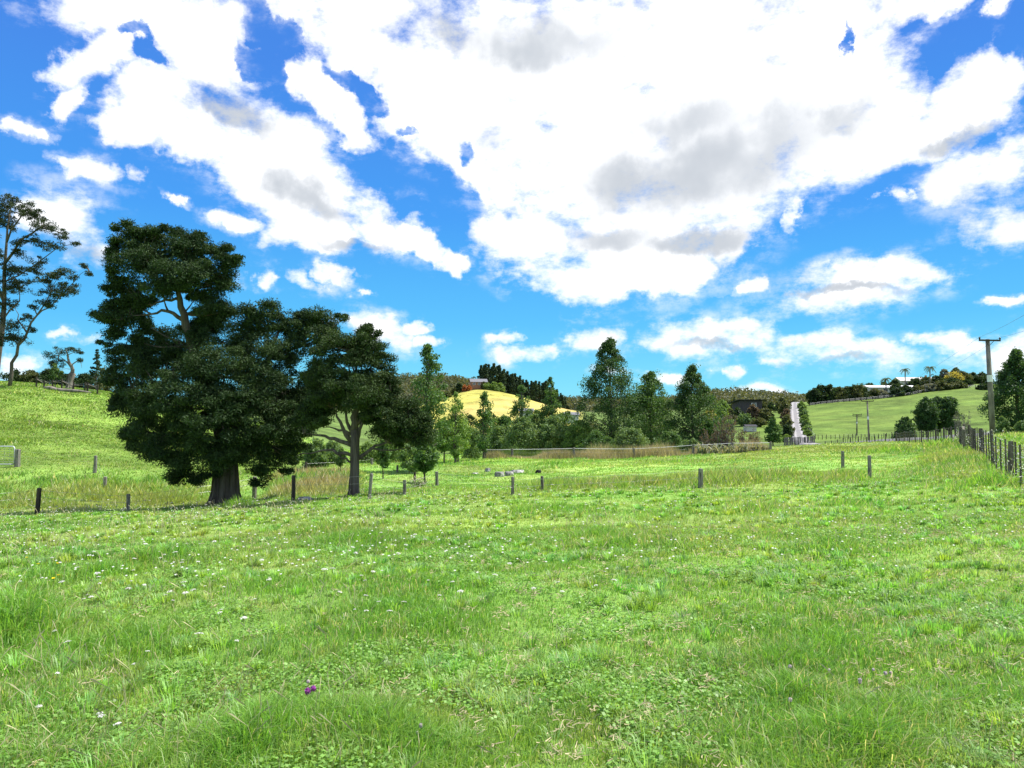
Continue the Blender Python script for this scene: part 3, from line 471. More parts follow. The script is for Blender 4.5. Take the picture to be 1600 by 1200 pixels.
def tree(name, label, cat, px, Y, pyt, wpx, profile='round', t0=0.15, col='poplar', npuff=60, nl=60, leaf=None, sp=0.2, group=None, trunk_r=None, bark='bark', lean=0, gap=0, depth=1.0, base=None, mat='leaf', trunk=True, asp=0.6, hollow=0.3):
    seedc[0] += 1; g = np.random.default_rng(seedc[0]); b = ground(px, Y) if base is None else np.array(base, float)
    Ht = max(at(px, pyt, Y)[2] - b[2], 0.3); Rw = wpx / 2 / 1163 * Y; ls = max((leaf or 0.1) * 1.25, Y * 0.0023); nl = int(nl * 1.35); npuff = int(npuff * 1.25)
    root = empty(name, b, label, cat, group)
    P = []; Q = []
    for i in range(npuff):
        t = g.random() if profile not in ('bush',) else g.random() ** 1.0
        zt = t0 + (1 - t0) * t
        if profile == 'poplar': pr = (min(1, t / 0.28) ** 0.7) * (1 - max(0, (t - 0.28) / 0.72) ** 1.5) * 0.92 + 0.1
        elif profile == 'cone': pr = (1 - t) ** 0.75 * 0.95 + 0.07
        elif profile == 'column': pr = (min(1, t / 0.15) ** 0.6) * (1 - max(0, (t - 0.5) / 0.5) ** 2.2) * 0.9 + 0.1
        elif profile == 'bush': pr = math.sqrt(max(0, 1 - (t * 0.97) ** 2.4)) * 0.95 + 0.05
        else: pr = math.sqrt(max(0, 1 - (2 * t - 1) ** 2)) * 0.95 + 0.05
        a = g.uniform(0, 2 * math.pi); rd = (0.3 + 0.8 * g.random() ** 0.5) * pr * g.uniform(0.8, 1.1); pu = sp * 1.15 * g.uniform(0.6, 1.3) * (0.5 + 0.5 * pr)
        rx = min(Rw * pu, Ht * 0.25); rz = min(rx * g.uniform(0.7, 1.1) , Ht * 0.2) if profile != 'cone' else rx * 0.6
        x = b[0] + math.cos(a) * Rw * max(rd - pu * 0.6, 0) + lean * zt * Ht; y = b[1] + math.sin(a) * Rw * depth * max(rd - pu * 0.6, 0); z = b[2] + zt * Ht - rz * (0.9 if t > 0.6 else 0) + (rz * 0.6 if t < .1 else 0)
        P.append((x, y, z)); Q.append((rx, rx, rz))
    if trunk:
        mb = MB(); tr = trunk_r or max(Ht * 0.018, 0.02); zz = [0, 0.06, 0.3, 0.6, 0.93]
        mb.tube([b + np.array([lean * q * Ht + g.normal(0, 0.01) * Ht * (q > .1), g.normal(0, 0.006) * Ht * (q > .1), q * Ht - (0.1 if q == 0 else 0)]) for q in zz], [tr * 1.35, tr, tr * .8, tr * .5, tr * .12], 8)
        for i in g.permutation(npuff)[:min(npuff, 26)]:
            q = P[i]; zz0 = b[2] + max((q[2] - b[2]) * 0.72, t0 * Ht * 0.8); f0 = (zz0 - b[2]) / Ht
            limb(mb, (b[0] + lean * f0 * Ht, b[1], zz0), q, tr * (0.5 * (1 - f0) + .05), tr * 0.08, g, 0.0, 3, 5)
        mb.build('trunk', M[bark], root, True)
    c1, c2 = GC[col]
    v, f, c = leaves(P, Q, nl, ls, seedc[0], c1, c2, asp=asp, hollow=hollow)
    # loose outer leaves
    ko = max(npuff // 2, 8); ix = g.integers(0, npuff, ko); v2 = leaves(np.array(P)[ix] + g.normal(0, 1, (ko, 3)) * np.array(Q)[ix] * .6, np.array(Q)[ix] * 0.9, max(nl // 5, 4), ls, seedc[0] + 5000, c1, c2, asp=asp, hollow=.2)
    v, f, c = join([(v, f, c), v2])
    lowest = H(v[:, 0], v[:, 1]) + 0.01; v[:, 2] = np.maximum(v[:, 2], lowest)
    link('crown' if trunk else 'foliage', npmesh('crown', v, f, 4, c), M[mat], root)
    return root
def puff_tree(name, label, cat, base, Y, bl, limbs, trunk_pts, seed, cols, per=2.6, pr=(0.32, 0.6), nl=230, leaf=0.09, squash=0.62, asp=0.35, mat='dark_leaf', bark='bark', core=0.5, trunk_n=14, extra=None):
    """crown from measured lobes: (px, py, rx_px, ry_px, dY)"""
    g = np.random.default_rng(seed); root = empty(name, base, label, cat); P = []; Q = []
    for (px, py, rx, ry, dY) in bl:
        c = at(px, py, Y + dY); k = (Y + dY) / 1163.0; ax, az_ = rx * k, ry * k; ay = ax * 0.9
        n = max(3, int(per * (ax * az_ * 4 + ax * ay * 2)))
        d = g.normal(size=(n, 3)); d /= np.linalg.norm(d, axis=1)[:, None]; rr_ = g.uniform(core, 1.14, n)[:, None]
        s = g.uniform(pr[0], pr[1], n) * min(1.0, 0.45 + ax * .5)
        q = c + d * (np.maximum(np.array([ax, ay, az_]) - s[:, None] * np.array([.8, .8, .5]), 0.05)) * rr_
        P.append(q); Q.append(np.stack([s, s, s * squash], -1))
    P = np.vstack(P); Q = np.vstack(Q)
    mb = MB()
    mb.tube([np.array(p) for p in trunk_pts[0]], trunk_pts[1], trunk_n, rng=random.Random(seed), jit=0.05)
    for q in range(9 if trunk_n > 10 else 5):      # fused stems and root flare
        a_ = q * 2 * math.pi / (9 if trunk_n > 10 else 5) + g.uniform(-.2, .2); R1 = trunk_pts[1][1]; b0 = np.array(base)
        mb.tube([b0 + np.array([math.cos(a_) * R1 * f, math.sin(a_) * R1 * f, h_ * R1]) for f, h_ in ((1.45, -.3), (1.05, .25), (.82, .9), (.72, 2.4), (.6, 4.2))], [R1 * k for k in (.22, .24, .25, .24, .18)], 7, rng=random.Random(q), jit=.1)
    for lb in limbs:
        pts = [at(a, b_, Y + d_) for a, b_, d_ in lb[0]]; r0 = lb[1]; m = len(pts)
        # densify with a little wobble
        pp = []
        for i in range(m - 1):
            for t in (0, .33, .66): pp.append(pts[i] + (pts[i + 1] - pts[i]) * t + (g.normal(0, .03, 3) if (i or t) else 0))
        pp.append(pts[-1]); mb.tube(pp, [r0 * (1 - 0.85 * i / (len(pp) - 1)) for i in range(len(pp))], 8)
    for i in g.permutation(len(P))[:int(len(P) * 0.22)]:
        q = P[i]; # twig towards nearest limb point lower down
        ws = [at(a, b_, Y + d_) for lb in limbs for a, b_, d_ in lb[0][1:]]; ds = [np.linalg.norm(q - w_) + (1.5 if w_[2] > q[2] else 0) for w_ in ws]; w_ = ws[int(np.argmin(ds))]
        if np.linalg.norm(q - w_) < 3.0: limb(mb, w_, q, 0.045, 0.012, g, 0.05, 4, 5)
    mb.build('trunk', M[bark], root, True)
    v, f, c = leaves(P, Q, nl, leaf, seed, *cols, asp=asp, hollow=0.35, up=0.6)
    v, f, c = join([(v, f, c), leaves(P, Q * 1.3, nl // 5, leaf * 1.35, seed + 1, *cols, asp=asp * .6, hollow=.75)])
    link('crown', npmesh('crown', v, f, 4, c), M[mat], root)
    return root

# --- the two big totaras
bA = hit(352, 789, 20, 33); YA = bA[1]
TA = [(200,378,34,24,0),(250,378,40,22,.5),(300,388,42,22,0),(352,408,28,18,0),(215,410,50,26,-.4),(275,425,62,26,-.8),(335,432,36,22,.4),(200,445,36,20,.3),(250,450,44,18,-1),(325,462,36,17,.2),(355,448,22,13,0),(225,468,26,12,0),
      (170,497,30,13,-.3),(205,500,34,17,.3),(185,515,28,15,0),(228,528,30,24,.6),(180,355,12,8,0),(235,362,26,10,0),(205,362,24,10,0),(180,400,16,20,0),(178,430,16,16,0),(300,372,26,12,0),(330,392,26,12,0),(240,405,46,22,.2),(300,412,46,22,.2),(360,425,18,14,0),(340,475,18,10,0),(170,478,14,10,0),(190,480,30,14,.4),(150,492,12,8,0),(215,492,18,12,.2),(200,545,24,14,.3),(322,488,30,15,0),(348,478,22,16,.1),(312,506,26,14,.3),(215,476,28,12,.1),(188,468,22,14,0),(232,505,14,12,.4),(172,455,14,14,0),(200,350,10,5,0),(260,356,12,6,0),(312,368,12,6,0),(350,388,14,7,0),(300,520,38,20,.6),(335,502,28,18,.4),(355,488,20,14,.3),(255,545,30,22,.6),(165,530,16,12,0),(180,560,22,20,.2),(170,590,14,18,.2),(185,630,20,24,0),(205,680,18,20,0),(490,600,22,30,.3),(485,640,18,26,.3),(255,520,16,14,.8),(480,505,30,24,.6),(275,362,14,8,0),(345,400,16,10,0),(370,404,9,7,0),
      (215,570,42,34,0),(190,605,34,36,.4),(260,560,50,40,1),(315,545,48,42,.3),(370,520,46,38,.6),(415,500,40,30,.2),(385,485,22,14,0),(425,475,18,10,0),(455,515,36,34,.5),(505,520,34,30,.8),(500,492,26,13,.3),(530,495,14,8,0),
      (205,650,34,40,-.2),(240,640,52,55,-1.2),(290,620,60,60,-1.8),(350,590,60,55,-1.4),(410,570,56,56,-.6),(460,585,46,52,.2),(330,660,66,56,-2.0),(395,645,60,56,-1.4),(450,650,48,50,-.2),(235,695,42,34,-.8),(280,705,52,38,-1.4),
      (340,712,46,30,-1.6),(395,705,42,34,-.8),(440,700,40,34,.4),(290,742,34,16,-.8),(410,735,24,18,.2),(325,740,22,10,-1),(470,680,26,24,.6),(310,750,16,12,.3),(402,755,18,10,.2),(445,735,12,8,.3)]
z0 = bA[2]
trA = [bA + np.array(q) for q in ((0,0,-.25),(0,0,.05),(-.02,0,.5),(0,.02,1.2),(-.03,.1,2.0),(-.3,.2,3.0))]
puff_tree('totara_tree', 'tall wide dark evergreen with flat top pad, biggest tree, fluted thick trunk at left', 'tree', bA, YA, TA,
  [([(350,700,0),(330,620,.2),(300,540,.2),(286,490,0),(278,455,0),(290,410,0)], .30), ([(286,500,0),(262,485,-.1),(235,490,-.1),(200,498,-.2)], .09), ([(283,470,0),(258,468,0),(238,478,-.2),(220,470,0)], .07), ([(280,455,0),(240,430,0),(205,400,0)], .1), ([(282,450,0),(320,430,0),(355,412,0)], .1),
   ([(355,700,0),(385,640,0),(420,560,.2),(440,510,.2)], .22), ([(345,720,-.2),(300,670,-.8),(250,620,-.8)], .18), ([(358,715,0),(400,680,0),(450,640,.2)], .16), ([(350,710,-.3),(340,640,-1.2),(350,590,-1.2)], .16), ([(340,700,0),(260,680,.2),(215,640,0)],.12), ([(420,560,.2),(470,540,.4),(505,510,.6)],.1)],
  (trA, [.72, .52, .44, .40, .42, .3]), 11, ((0.012, 0.032, 0.014), (0.060, 0.100, 0.030)), per=4.7, pr=(.16, .50), nl=290, leaf=0.092, asp=.4)
bB = hit(553, 776, 22, 34); YB = bB[1]
TB = [(575,512,16,10,0),(560,530,40,20,0),(520,548,36,28,0),(575,548,34,26,0),(598,565,20,22,.2),(545,575,48,34,-.4),(590,585,28,26,0),(500,590,36,34,.3),(560,610,56,30,-.8),(515,625,44,26,0),(605,620,34,28,.2),(575,628,34,16,.6),
      (625,640,34,26,.2),(592,640,36,24,-.3),(640,652,36,26,0),(612,672,42,20,.2),(570,650,20,14,.5),(655,672,30,20,0),(600,655,34,24,-.3),(640,668,32,24,0),(655,692,26,16,.2),(625,685,28,16,.3),(480,650,30,26,.2),(500,655,26,20,0),(610,600,22,16,0),(500,520,24,14,.4)]
trB = [bB + np.array(q) for q in ((0,0,-.2),(0,0,.03),(0,0,.35),(.02,0,1.0),(.01,0,1.8),(.03,0,2.4))]
puff_tree('totara_tree', 'dark evergreen with straight grey trunk and bare spreading lower limbs, right of the biggest tree', 'tree', bB, YB, TB,
  [([(553,672,0),(556,640,0),(558,600,0),(560,550,0)], .15), ([(551,712,0),(520,704,.1),(495,707,.1),(462,714,.2)], .07), ([(549,695,0),(525,685,0),(500,680,0),(475,678,.2)], .09), ([(548,680,0),(530,672,-.1),(505,668,0)], .07), ([(549,690,0),(530,660,0),(520,635,0)], .09), ([(550,675,0),(540,650,.1),(535,620,0)], .08),
   ([(556,718,0),(580,700,0),(605,692,0),(635,690,0)], .08), ([(555,716,.1),(572,718,0),(580,714,0)], .035), ([(556,690,0),(566,660,0),(575,630,.2)], .09), ([(556,665,0),(590,630,0),(610,610,0)], .08), ([(549,722,0),(535,715,-.2),(522,708,-.2)], .05)],
  (trB, [.27, .2, .17, .165, .16, .15]), 12, ((0.013, 0.034, 0.013), (0.066, 0.104, 0.028)), per=5.6, pr=(.16, .42), nl=270, leaf=0.088, trunk_n=10, asp=.42)

# --- eucalypts on the left hill
def euc(label, base, Y, bl, limbs, seed, r):
    g = np.random.default_rng(seed); root = empty('eucalyptus_tree', base, label, 'tree'); mb = MB(); P = []; Q = []
    for lb in limbs:
        pts = [at(a, b_, Y + d_) for a, b_, d_ in lb[0]]; pts = pts if lb[2] else pts; pp = []
        if lb[2]: pts[0] = np.array(base) - np.array([0, 0, .2])
        for i in range(len(pts) - 1):
            for t in (0, .5): pp.append(pts[i] + (pts[i + 1] - pts[i]) * t + (g.normal(0, .08, 3) if (i or t) else 0))
        pp.append(pts[-1]); mb.tube(pp, [lb[1] * (1 - 0.8 * i / (len(pp) - 1)) for i in range(len(pp))], 8)
    for (px, py, rx, ry, dY) in bl:
        c = at(px, py, Y + dY); k = Y / 1163.0; ax, az_ = rx * k, ry * k; n = max(4, int(rx * ry / 15))
        d = g.normal(size=(n, 3)); d /= np.linalg.norm(d, axis=1)[:, None]; q = c + d * np.array([ax, ax, az_]) * g.uniform(.2, 1, n)[:, None]; s = g.uniform(.28, .62, n); P.append(q); Q.append(np.stack([s, s, s * .6], -1))
        ws = [at(a, b_, Y + d_) for lb in limbs for a, b_, d_ in lb[0]]; w_ = min(ws, key=lambda w_: np.linalg.norm(w_ - c))
        for i in range(min(3, n)): limb(mb, w_, q[i], .06, .015, g, .03, 4, 5)
    mb.build('trunk', M['bark'], root, True)
    P = np.vstack(P); Q = np.vstack(Q); v, f, c = leaves(P, Q, 80, .19, seed, (0.022, 0.036, 0.018), (0.060, 0.080, 0.036), asp=.42, hollow=.2)
    link('crown', npmesh('crown', v, f, 4, c), M['dark_leaf'], root)
YE = 84
euc('tallest tall gum tree at the left edge with open airy crown', ground(-12, YE), YE,
    [(20,320,36,14,0),(45,335,26,14,0),(70,355,26,12,0),(95,365,16,9,0),(55,375,22,10,0),(85,385,20,8,0),(118,381,6,5,0),(15,350,18,14,1),(30,395,16,8,0),(60,410,18,9,0),(25,420,26,12,0),(50,425,18,9,0),(10,440,18,14,0),(45,440,12,6,0),(25,450,24,12,0),(-20,340,40,30,0),(-30,400,40,40,0),(-40,460,36,30,0),(10,475,18,10,0),(-5,500,16,18,0),(70,345,12,6,1),(15,310,22,6,0),(30,380,8,14,0)],
    [([(-12,597,0),(0,540,0),(6,480,0),(8,430,0),(10,380,0),(16,330,0)], .36, 1), ([(6,470,0),(-20,420,0),(-30,360,0)], .2, 0), ([(9,410,0),(35,375,0),(65,355,0),(90,362,0)], .16, 0), ([(8,440,0),(30,430,0),(60,410,0),(90,385,0),(115,381,0)], .1, 0), ([(10,380,0),(30,340,0),(45,325,0)], .12, 0), ([(4,500,0),(30,470,0),(30,450,0)], .1, 0)], 31, .5)
euc('slender leaning gum tree beside the tallest one, one long limb reaching right', ground(12, YE - 3), YE - 3,
    [(85,430,24,9,0),(70,440,20,8,0),(130,415,9,7,0),(140,428,7,5,0),(105,425,18,7,0),(95,448,26,9,0),(80,460,24,9,0),(105,455,20,8,0),(70,470,16,8,0),(85,478,14,6,0),(55,480,12,6,0),(40,495,14,7,0),(12,525,20,13,0),(30,530,16,8,0),(20,505,16,10,0),(-5,535,20,12,0),(120,436,12,6,0),(50,515,6,10,0)],
    [([(12,597,0),(18,565,0),(30,540,0),(42,520,0),(58,492,0),(75,480,0),(95,460,0)], .2, 1), ([(42,520,0),(30,500,0),(22,480,0)], .1, 0), ([(95,462,0),(115,440,0),(138,420,0)], .06, 0), ([(58,492,0),(80,455,0),(90,435,0)], .08, 0), ([(30,540,0),(15,525,0),(-5,530,0)], .09, 0)], 32, .3)
# gnarled macrocarpa and little trees on the crest
YM = 86
bM = ground(106, YM)
puff_tree('cypress_tree', 'gnarled bare-trunked windswept cypress on the hill crest above the rail fence', 'tree', bM, YM,
   [(78,555,12,9,0),(95,548,14,8,0),(118,548,10,6,0),(88,565,14,8,0),(80,578,12,8,.5),(92,580,12,10,.5),(128,550,6,5,0),(108,545,10,6,0),(98,568,8,8,0),(125,562,5,5,0)],
   [([(108,590,0),(114,578,0),(106,560,0),(104,546,0)], .28), ([(114,578,0),(104,565,0),(92,556,0)], .14), ([(110,572,0),(126,560,0),(128,575,0)], .08), ([(104,556,0),(122,548,0)], .06)],
   ([bM + np.array(q) for q in ((0,0,-.2),(0,0,.3),(.1,0,1.0),(.4,0,1.8))], [.42, .34, .3, .28]), 41, ((0.02, 0.036, 0.016), (0.055, 0.08, 0.03)), per=1.6, pr=(.3, .5), nl=90, leaf=.16, mat='dark_leaf', bark='pale_bark', trunk_n=8)
tree('small_tree', 'pale leafy sapling left of the gnarled cypress trunk on the crest', 'tree', 84, YM - 1, 566, 20, 'round', .3, 'willow', 20, 50, .14)
tree('pine_tree', 'thin wispy pine between the gnarled cypress and the biggest tree', 'tree', 148, YM + 2, 545, 26, 'cone', .15, 'pine', 36, 26, .16, sp=.25, mat='dark_leaf')
for i, (px, top, wd, c, s) in enumerate([(-30,583,50,'dark','leftmost, beyond the gum trees'),(22,578,44,'dark','behind the leaning gum trunk'),(45,577,34,'olive','just right of the leaning gum trunk'),(70,576,36,'dark','below the cypress left side'),(100,584,40,'dark','behind the cypress trunk'),(128,582,34,'dark','between the cypress trunk and the thin pine'),(158,572,40,'olive','touching the biggest tree, rightmost on the crest')]):
    tree('hedge_shrub', 'dark hedge shrub on the left crest, ' + s, 'shrub', px, YM + 12, top, wd, 'bush', 0, c, 30, 60, .2, sp=.35, group='shrubs along the left hill crest', trunk=False, mat='dark_leaf')

# ------------------------------------------------------------------ middle-distance trees
G1 = 'young poplars in the planted strip'
tree('poplar_tree', 'tall narrow poplar with ragged open top, nearest the right-hand dark evergreen', 'tree', 668, 46, 536, 64, 'column', .1, 'poplar', 90, 62, .11, sp=.3, group=G1, trunk_r=.12)
tree('poplar_tree', 'thin poplar standing before the yellow hill, left of the wire fence end', 'tree', 756, 60, 604, 31, 'column', .1, 'poplar', 55, 40, .12, sp=.36, group=G1)
tree('poplar_tree', 'slim poplar in front of the middle of the yellow hill', 'tree', 815, 76, 600, 40, 'column', .12, 'poplar', 60, 44, .13, sp=.34, group=G1)
tree('poplar_tree', 'slim poplar before the right slope of the yellow hill under the pine row', 'tree', 861, 76, 588, 50, 'poplar', .1, 'poplar', 70, 46, .13, sp=.3, group=G1)
tree('poplar_tree', 'tallest and broadest poplar of the right clump, cone shaped', 'tree', 953, 72, 527, 110, 'poplar', .08, 'poplard', 190, 75, .13, sp=.17, group=G1, trunk_r=.16)
tree('poplar_tree', 'lowest poplar, in the middle of the three right-hand poplars', 'tree', 1016, 74, 578, 100, 'poplar', .06, 'poplar', 150, 75, .13, sp=.19, group=G1)
tree('poplar_tree', 'dark poplar at the right end of the clump, above the flax', 'tree', 1083, 72, 570, 100, 'poplar', .06, 'poplard', 160, 80, .13, sp=.18, group=G1)
tree('poplar_tree', 'small pale poplar between the narrow poplar and the yellow hill', 'tree', 712, 54, 612, 40, 'column', .1, 'light', 44, 44, .12, sp=.36, group=G1)
G2 = 'willow bushes behind the wire fence'
for px, Y, top, wd, c, n, lb in [(815,72,650,66,'willow',90,'broad willow bush around the slim poplar in front of the yellow hill middle'),(865,72,648,60,'willow',90,'willow bush between the broad willow and the tallest poplar'),(905,70,655,56,'light',80,'pale bush hugging the left foot of the tallest poplar'),(985,67,668,70,'willow',80,'low leafy bush between the tallest and the lowest poplar'),(1045,66,672,50,'poplar',60,'low bush between the lowest and the dark poplar'),(780,74,662,50,'willow',60,'grey green bush just right of the thin poplar'),(935,66,672,60,'poplar',70,'leafy bush at the base of the tallest poplar'),(1110,70,655,44,'poplar',60,'bush on the right flank of the dark poplar'),(840,78,640,60,'willow',80,'tall willow bush between the two slim poplars before the yellow hill'),(885,78,642,60,'poplar',80,'tall leafy bush below the right slope of the yellow hill'),(785,80,648,56,'poplar',70,'leafy bush behind the grey green one, right of the thin poplar'),(1078,64,684,44,'willow',40,'low sprawling bush left of the flax')]:
    tree('willow_bush', lb, 'bush', px, Y, top, wd, 'bush', 0, c, n, 66, .12, sp=.24, group=G2, trunk=False)
tree('young_tree', 'small pale tree with bare stem, left of the pair behind the mown mound', 'tree', 694, 56, 652, 40, 'round', .26, 'light', 44, 50, .12, sp=.3, trunk_r=.06)
tree('young_tree', 'small pale tree with bare stem, right of the pair behind the mown mound', 'tree', 716, 57, 648, 44, 'round', .24, 'light', 50, 50, .12, sp=.3, trunk_r=.06)
tree('young_tree', 'sapling with green ball crown seen under the right dark evergreen limbs, right of its trunk', 'tree', 599, 40, 685, 22, 'column', .25, 'poplar', 24, 50, .1, sp=.4, trunk_r=.035)
tree('young_tree', 'sapling just left of the straight grey evergreen trunk', 'tree', 533, 42, 700, 20, 'round', .4, 'willow', 16, 46, .1, sp=.4, trunk_r=.03)
tree('young_tree', 'leafy sapling standing by the white flowering bush and the middle fence', 'tree', 664, 37, 692, 40, 'round', .28, 'poplar', 44, 52, .1, sp=.3, trunk_r=.05)
tree('young_tree', 'bushy sapling half hidden under the evergreen at right', 'tree', 640, 44, 692, 40, 'bush', 0.1, 'willow', 30, 52, .11, sp=.3, trunk_r=.04)
for px, Y, top, wd, c, lb in [(495,50,684,40,'willow','round willow bush seen between the two dark evergreens'),(520,54,688,36,'willow','round willow bush against the grey evergreen trunk'),(575,58,690,50,'light','pale bush behind the grey evergreen trunk, to its right'),(610,60,672,60,'light','pale bush in the gully below the right dark evergreen'),(650,62,660,60,'light','pale tall bush behind the narrow poplar foot'),(740,64,668,40,'willow','bush left of the thin poplar'),(470,56,690,40,'light','pale bush seen through the gap right of the biggest tree')]:
    tree('willow_bush', lb, 'bush', px, Y, top, wd, 'bush', 0, c, 44, 56, .12, sp=.3, group='bushes in the gully', trunk=False)
tree('round_tree', 'dark round tree at the foot of the yellow hill, left of the thin poplar', 'tree', 735, 150, 645, 40, 'round', .1, 'dark', 40, 50, .2, sp=.3, mat='dark_leaf')
tree('round_tree', 'dark tree at the foot of the yellow hill, behind the thin poplar', 'tree', 762, 155, 642, 34, 'round', .1, 'dark', 40, 50, .2, sp=.3, mat='dark_leaf')
for i, (px, top, wd, c) in enumerate([(690,652,50,'olive'),(715,660,46,'willow'),(790,668,50,'dark'),(835,655,56,'olive'),(880,652,50,'dark'),(925,650,60,'olive'),(975,645,60,'olive'),(1030,640,60,'olive'),(1110,640,46,'yellow'),(1128,634,34,'light'),(650,650,50,'olive')]):
    lbs = ['at the left foot of the yellow hill','under the left of the yellow hill','below the yellow hill centre','below the white house at the hill foot','below the right slope of the yellow hill','left behind the tallest poplar','behind the tallest poplar','behind the lowest poplar','right behind the dark poplar, yellowish','left of the dark house, pale green','behind the narrow poplar']
    tree('valley_tree', 'spreading valley tree ' + lbs[i], 'tree', px, 190 + (i % 3) * 14, top, wd, 'round', .05, c, 40, 46, .25, sp=.28, group='trees on the valley floor', depth=.8)

# flax, docks and brown shrubs at the fence end
def flax(label, px, Y, hpx, n, col, seed, cat='plant'):
    b = ground(px, Y); g = np.random.default_rng(seed); h = hpx / 1163 * Y; V = []; C = []
    for i in range(n):
        th = g.uniform(0, 2 * math.pi); ln = h * g.uniform(.35, 1.0); lean = g.uniform(.15, .9) * ln; w_ = g.uniform(.025, .05) * (1 + Y * .012); hh = ln * g.uniform(.55, 1); o = b + np.array([g.normal(0, .2), g.normal(0, .2), 0])
        d = np.array([math.cos(th), math.sin(th), 0]); q = np.array([-d[1], d[0], 0]) * w_; pr_ = None
        pts = [o, o + d * lean * .3 + np.array([0, 0, hh * .65]), o + d * lean * .7 + np.array([0, 0, hh]), o + d * lean + np.array([0, 0, hh * .8])]
        c0 = np.array(col[0]) * (1 - (t := g.random())) + np.array(col[1]) * t
        for j in range(3): V += [pts[j] - q * (1 - .3 * j), pts[j] + q * (1 - .3 * j), pts[j + 1] + q * (.7 - .3 * j), pts[j + 1] - q * (.7 - .3 * j)]; C += [c0] * 4
    r = link('flax_plant', npmesh('flax', np.array(V), np.arange(len(V)).reshape(-1, 4), 4, np.array(C)), M['leaf'], None, tuple(b)); return tag(r, label, cat, 'flax clumps at the fence end')
fl = ((0.10, 0.13, 0.06), (0.42, 0.42, 0.30))
for i, (px, Y, h, lb) in enumerate([(1098,60,22,'left end of the row, pale and largest'),(1118,59,20,'second from the left of the row'),(1140,60,18,'below the tall brown shrub'),(1160,60,18,'right of the tall brown shrub'),(1180,61,17,'below the small purple brown shrub'),(1196,61,12,'right end of the row, smallest')]):
    flax('spiky pale flax clump, ' + lb, px, Y, h, 70, fl, 60 + i)
def twiggy(label, px, Y, pyt, wpx, seed, c=('brown', 30)):
    b = ground(px, Y); g = np.random.default_rng(seed); Ht = at(px, pyt, Y)[2] - b[2]; Rw = wpx / 2 / 1163 * Y; root = empty('bare_shrub', b, label, 'shrub', 'brown shrubs at the fence end'); mb = MB(); P = []; Q = []
    for i in range(c[1]):
        a = g.uniform(0, 2 * math.pi); r_ = Rw * g.random() ** .5; top = b + np.array([math.cos(a) * r_, math.sin(a) * r_, Ht * g.uniform(.5, 1)]); o = b + np.array([math.cos(a) * r_ * .3, math.sin(a) * r_ * .3, -.05])
        limb(mb, o, top, .03, .012, g, -.03, 4, 5)
        for t in (.55, .75, .95): P.append(o + (top - o) * t + g.normal(0, .06, 3)); Q.append((.16, .16, .18))
    mb.build('stems', M['pale_bark'], root); v, f, cc_ = leaves(P, Q, 16, .11, seed, *GC[c[0]], asp=.5, hollow=.1); link('foliage', npmesh('foliage', v, f, 4, cc_), M['leaf'], root)
twiggy('tall brown twiggy shrub between the dark poplar and the round green tree', 1135, 63, 648, 44, 71, ('brown', 46))
twiggy('upright purple brown shrub left of the round green tree', 1181, 63, 672, 24, 72, ('brown', 22))
twiggy('thin brown stalky shrub between the two brown shrubs', 1163, 64, 668, 20, 73, ('brown', 14))
twiggy('grey brown twiggy shrub under the dark poplar', 1108, 64, 668, 30, 74, ('brown', 24))
# rank dead grass behind the white wire
def rank_strip(name, label, segs, h, c1, c2, n, seed):
    g = np.random.default_rng(seed); V = []; C = []
    for i in range(n):
        (a, ya, b_, yb) = segs[g.integers(len(segs))]; t = g.random(); px = a + (b_ - a) * t; Y = ya + (yb - ya) * t + g.normal(0, .8); x = X(px, Y)
        V.append((x, Y)); C.append(0)
    xy = np.array(V); z = H(xy[:, 0], xy[:, 1]); hh = h * g.uniform(.3, 1.1, n) * (0.25 + 1.5 * vn(xy[:, 0] * .7, xy[:, 1] * .3, 5) * vn(xy[:, 0] * .2, xy[:, 1] * .3, 6) * 1.6); th = g.uniform(0, 6.28, n); w_ = g.uniform(.012, .03, n); ph = g.uniform(0, 3.14, n)
    p = np.stack([xy[:, 0], xy[:, 1], z], -1); q = np.stack([np.cos(ph) * w_, np.sin(ph) * w_, 0 * w_], -1); d = np.stack([np.cos(th) * hh * .4, np.sin(th) * hh * .4, hh], -1)
    Vv = np.stack([p - q, p + q, p + d], 1); t = (vn(xy[:, 0] * .8, xy[:, 1] * .8, 9) * .6 + g.random(n) * .5).clip(0, 1)[:, None]; cc_ = np.array(c1) * (1 - t) + np.array(c2) * t
    tag(link(name, npmesh(name, Vv.reshape(-1, 3), np.arange(n * 3).reshape(-1, 3), 3, np.repeat(cc_[:, None], 3, 1).reshape(-1, 3)), M['grass']), label, 'grass', kind='stuff')
rank_strip('dead_grass', 'pale brown dead grass growing along the white wire fence', [(760, 61.5, 900, 61.5), (900, 61.5, 1060, 61.5), (1060, 61.5, 1200, 62.5), (760, 61.2, 880, 61.2)], .85, (0.12, 0.13, 0.05), (0.50, 0.42, 0.29), 26000, 81)
rank_strip('reed_grass', 'tall green grass behind the white wire fence below the poplars', [(880, 64, 1080, 64), (780, 65, 900, 65)], .8, (0.06, 0.11, 0.03), (0.17, 0.24, 0.07), 16000, 82)

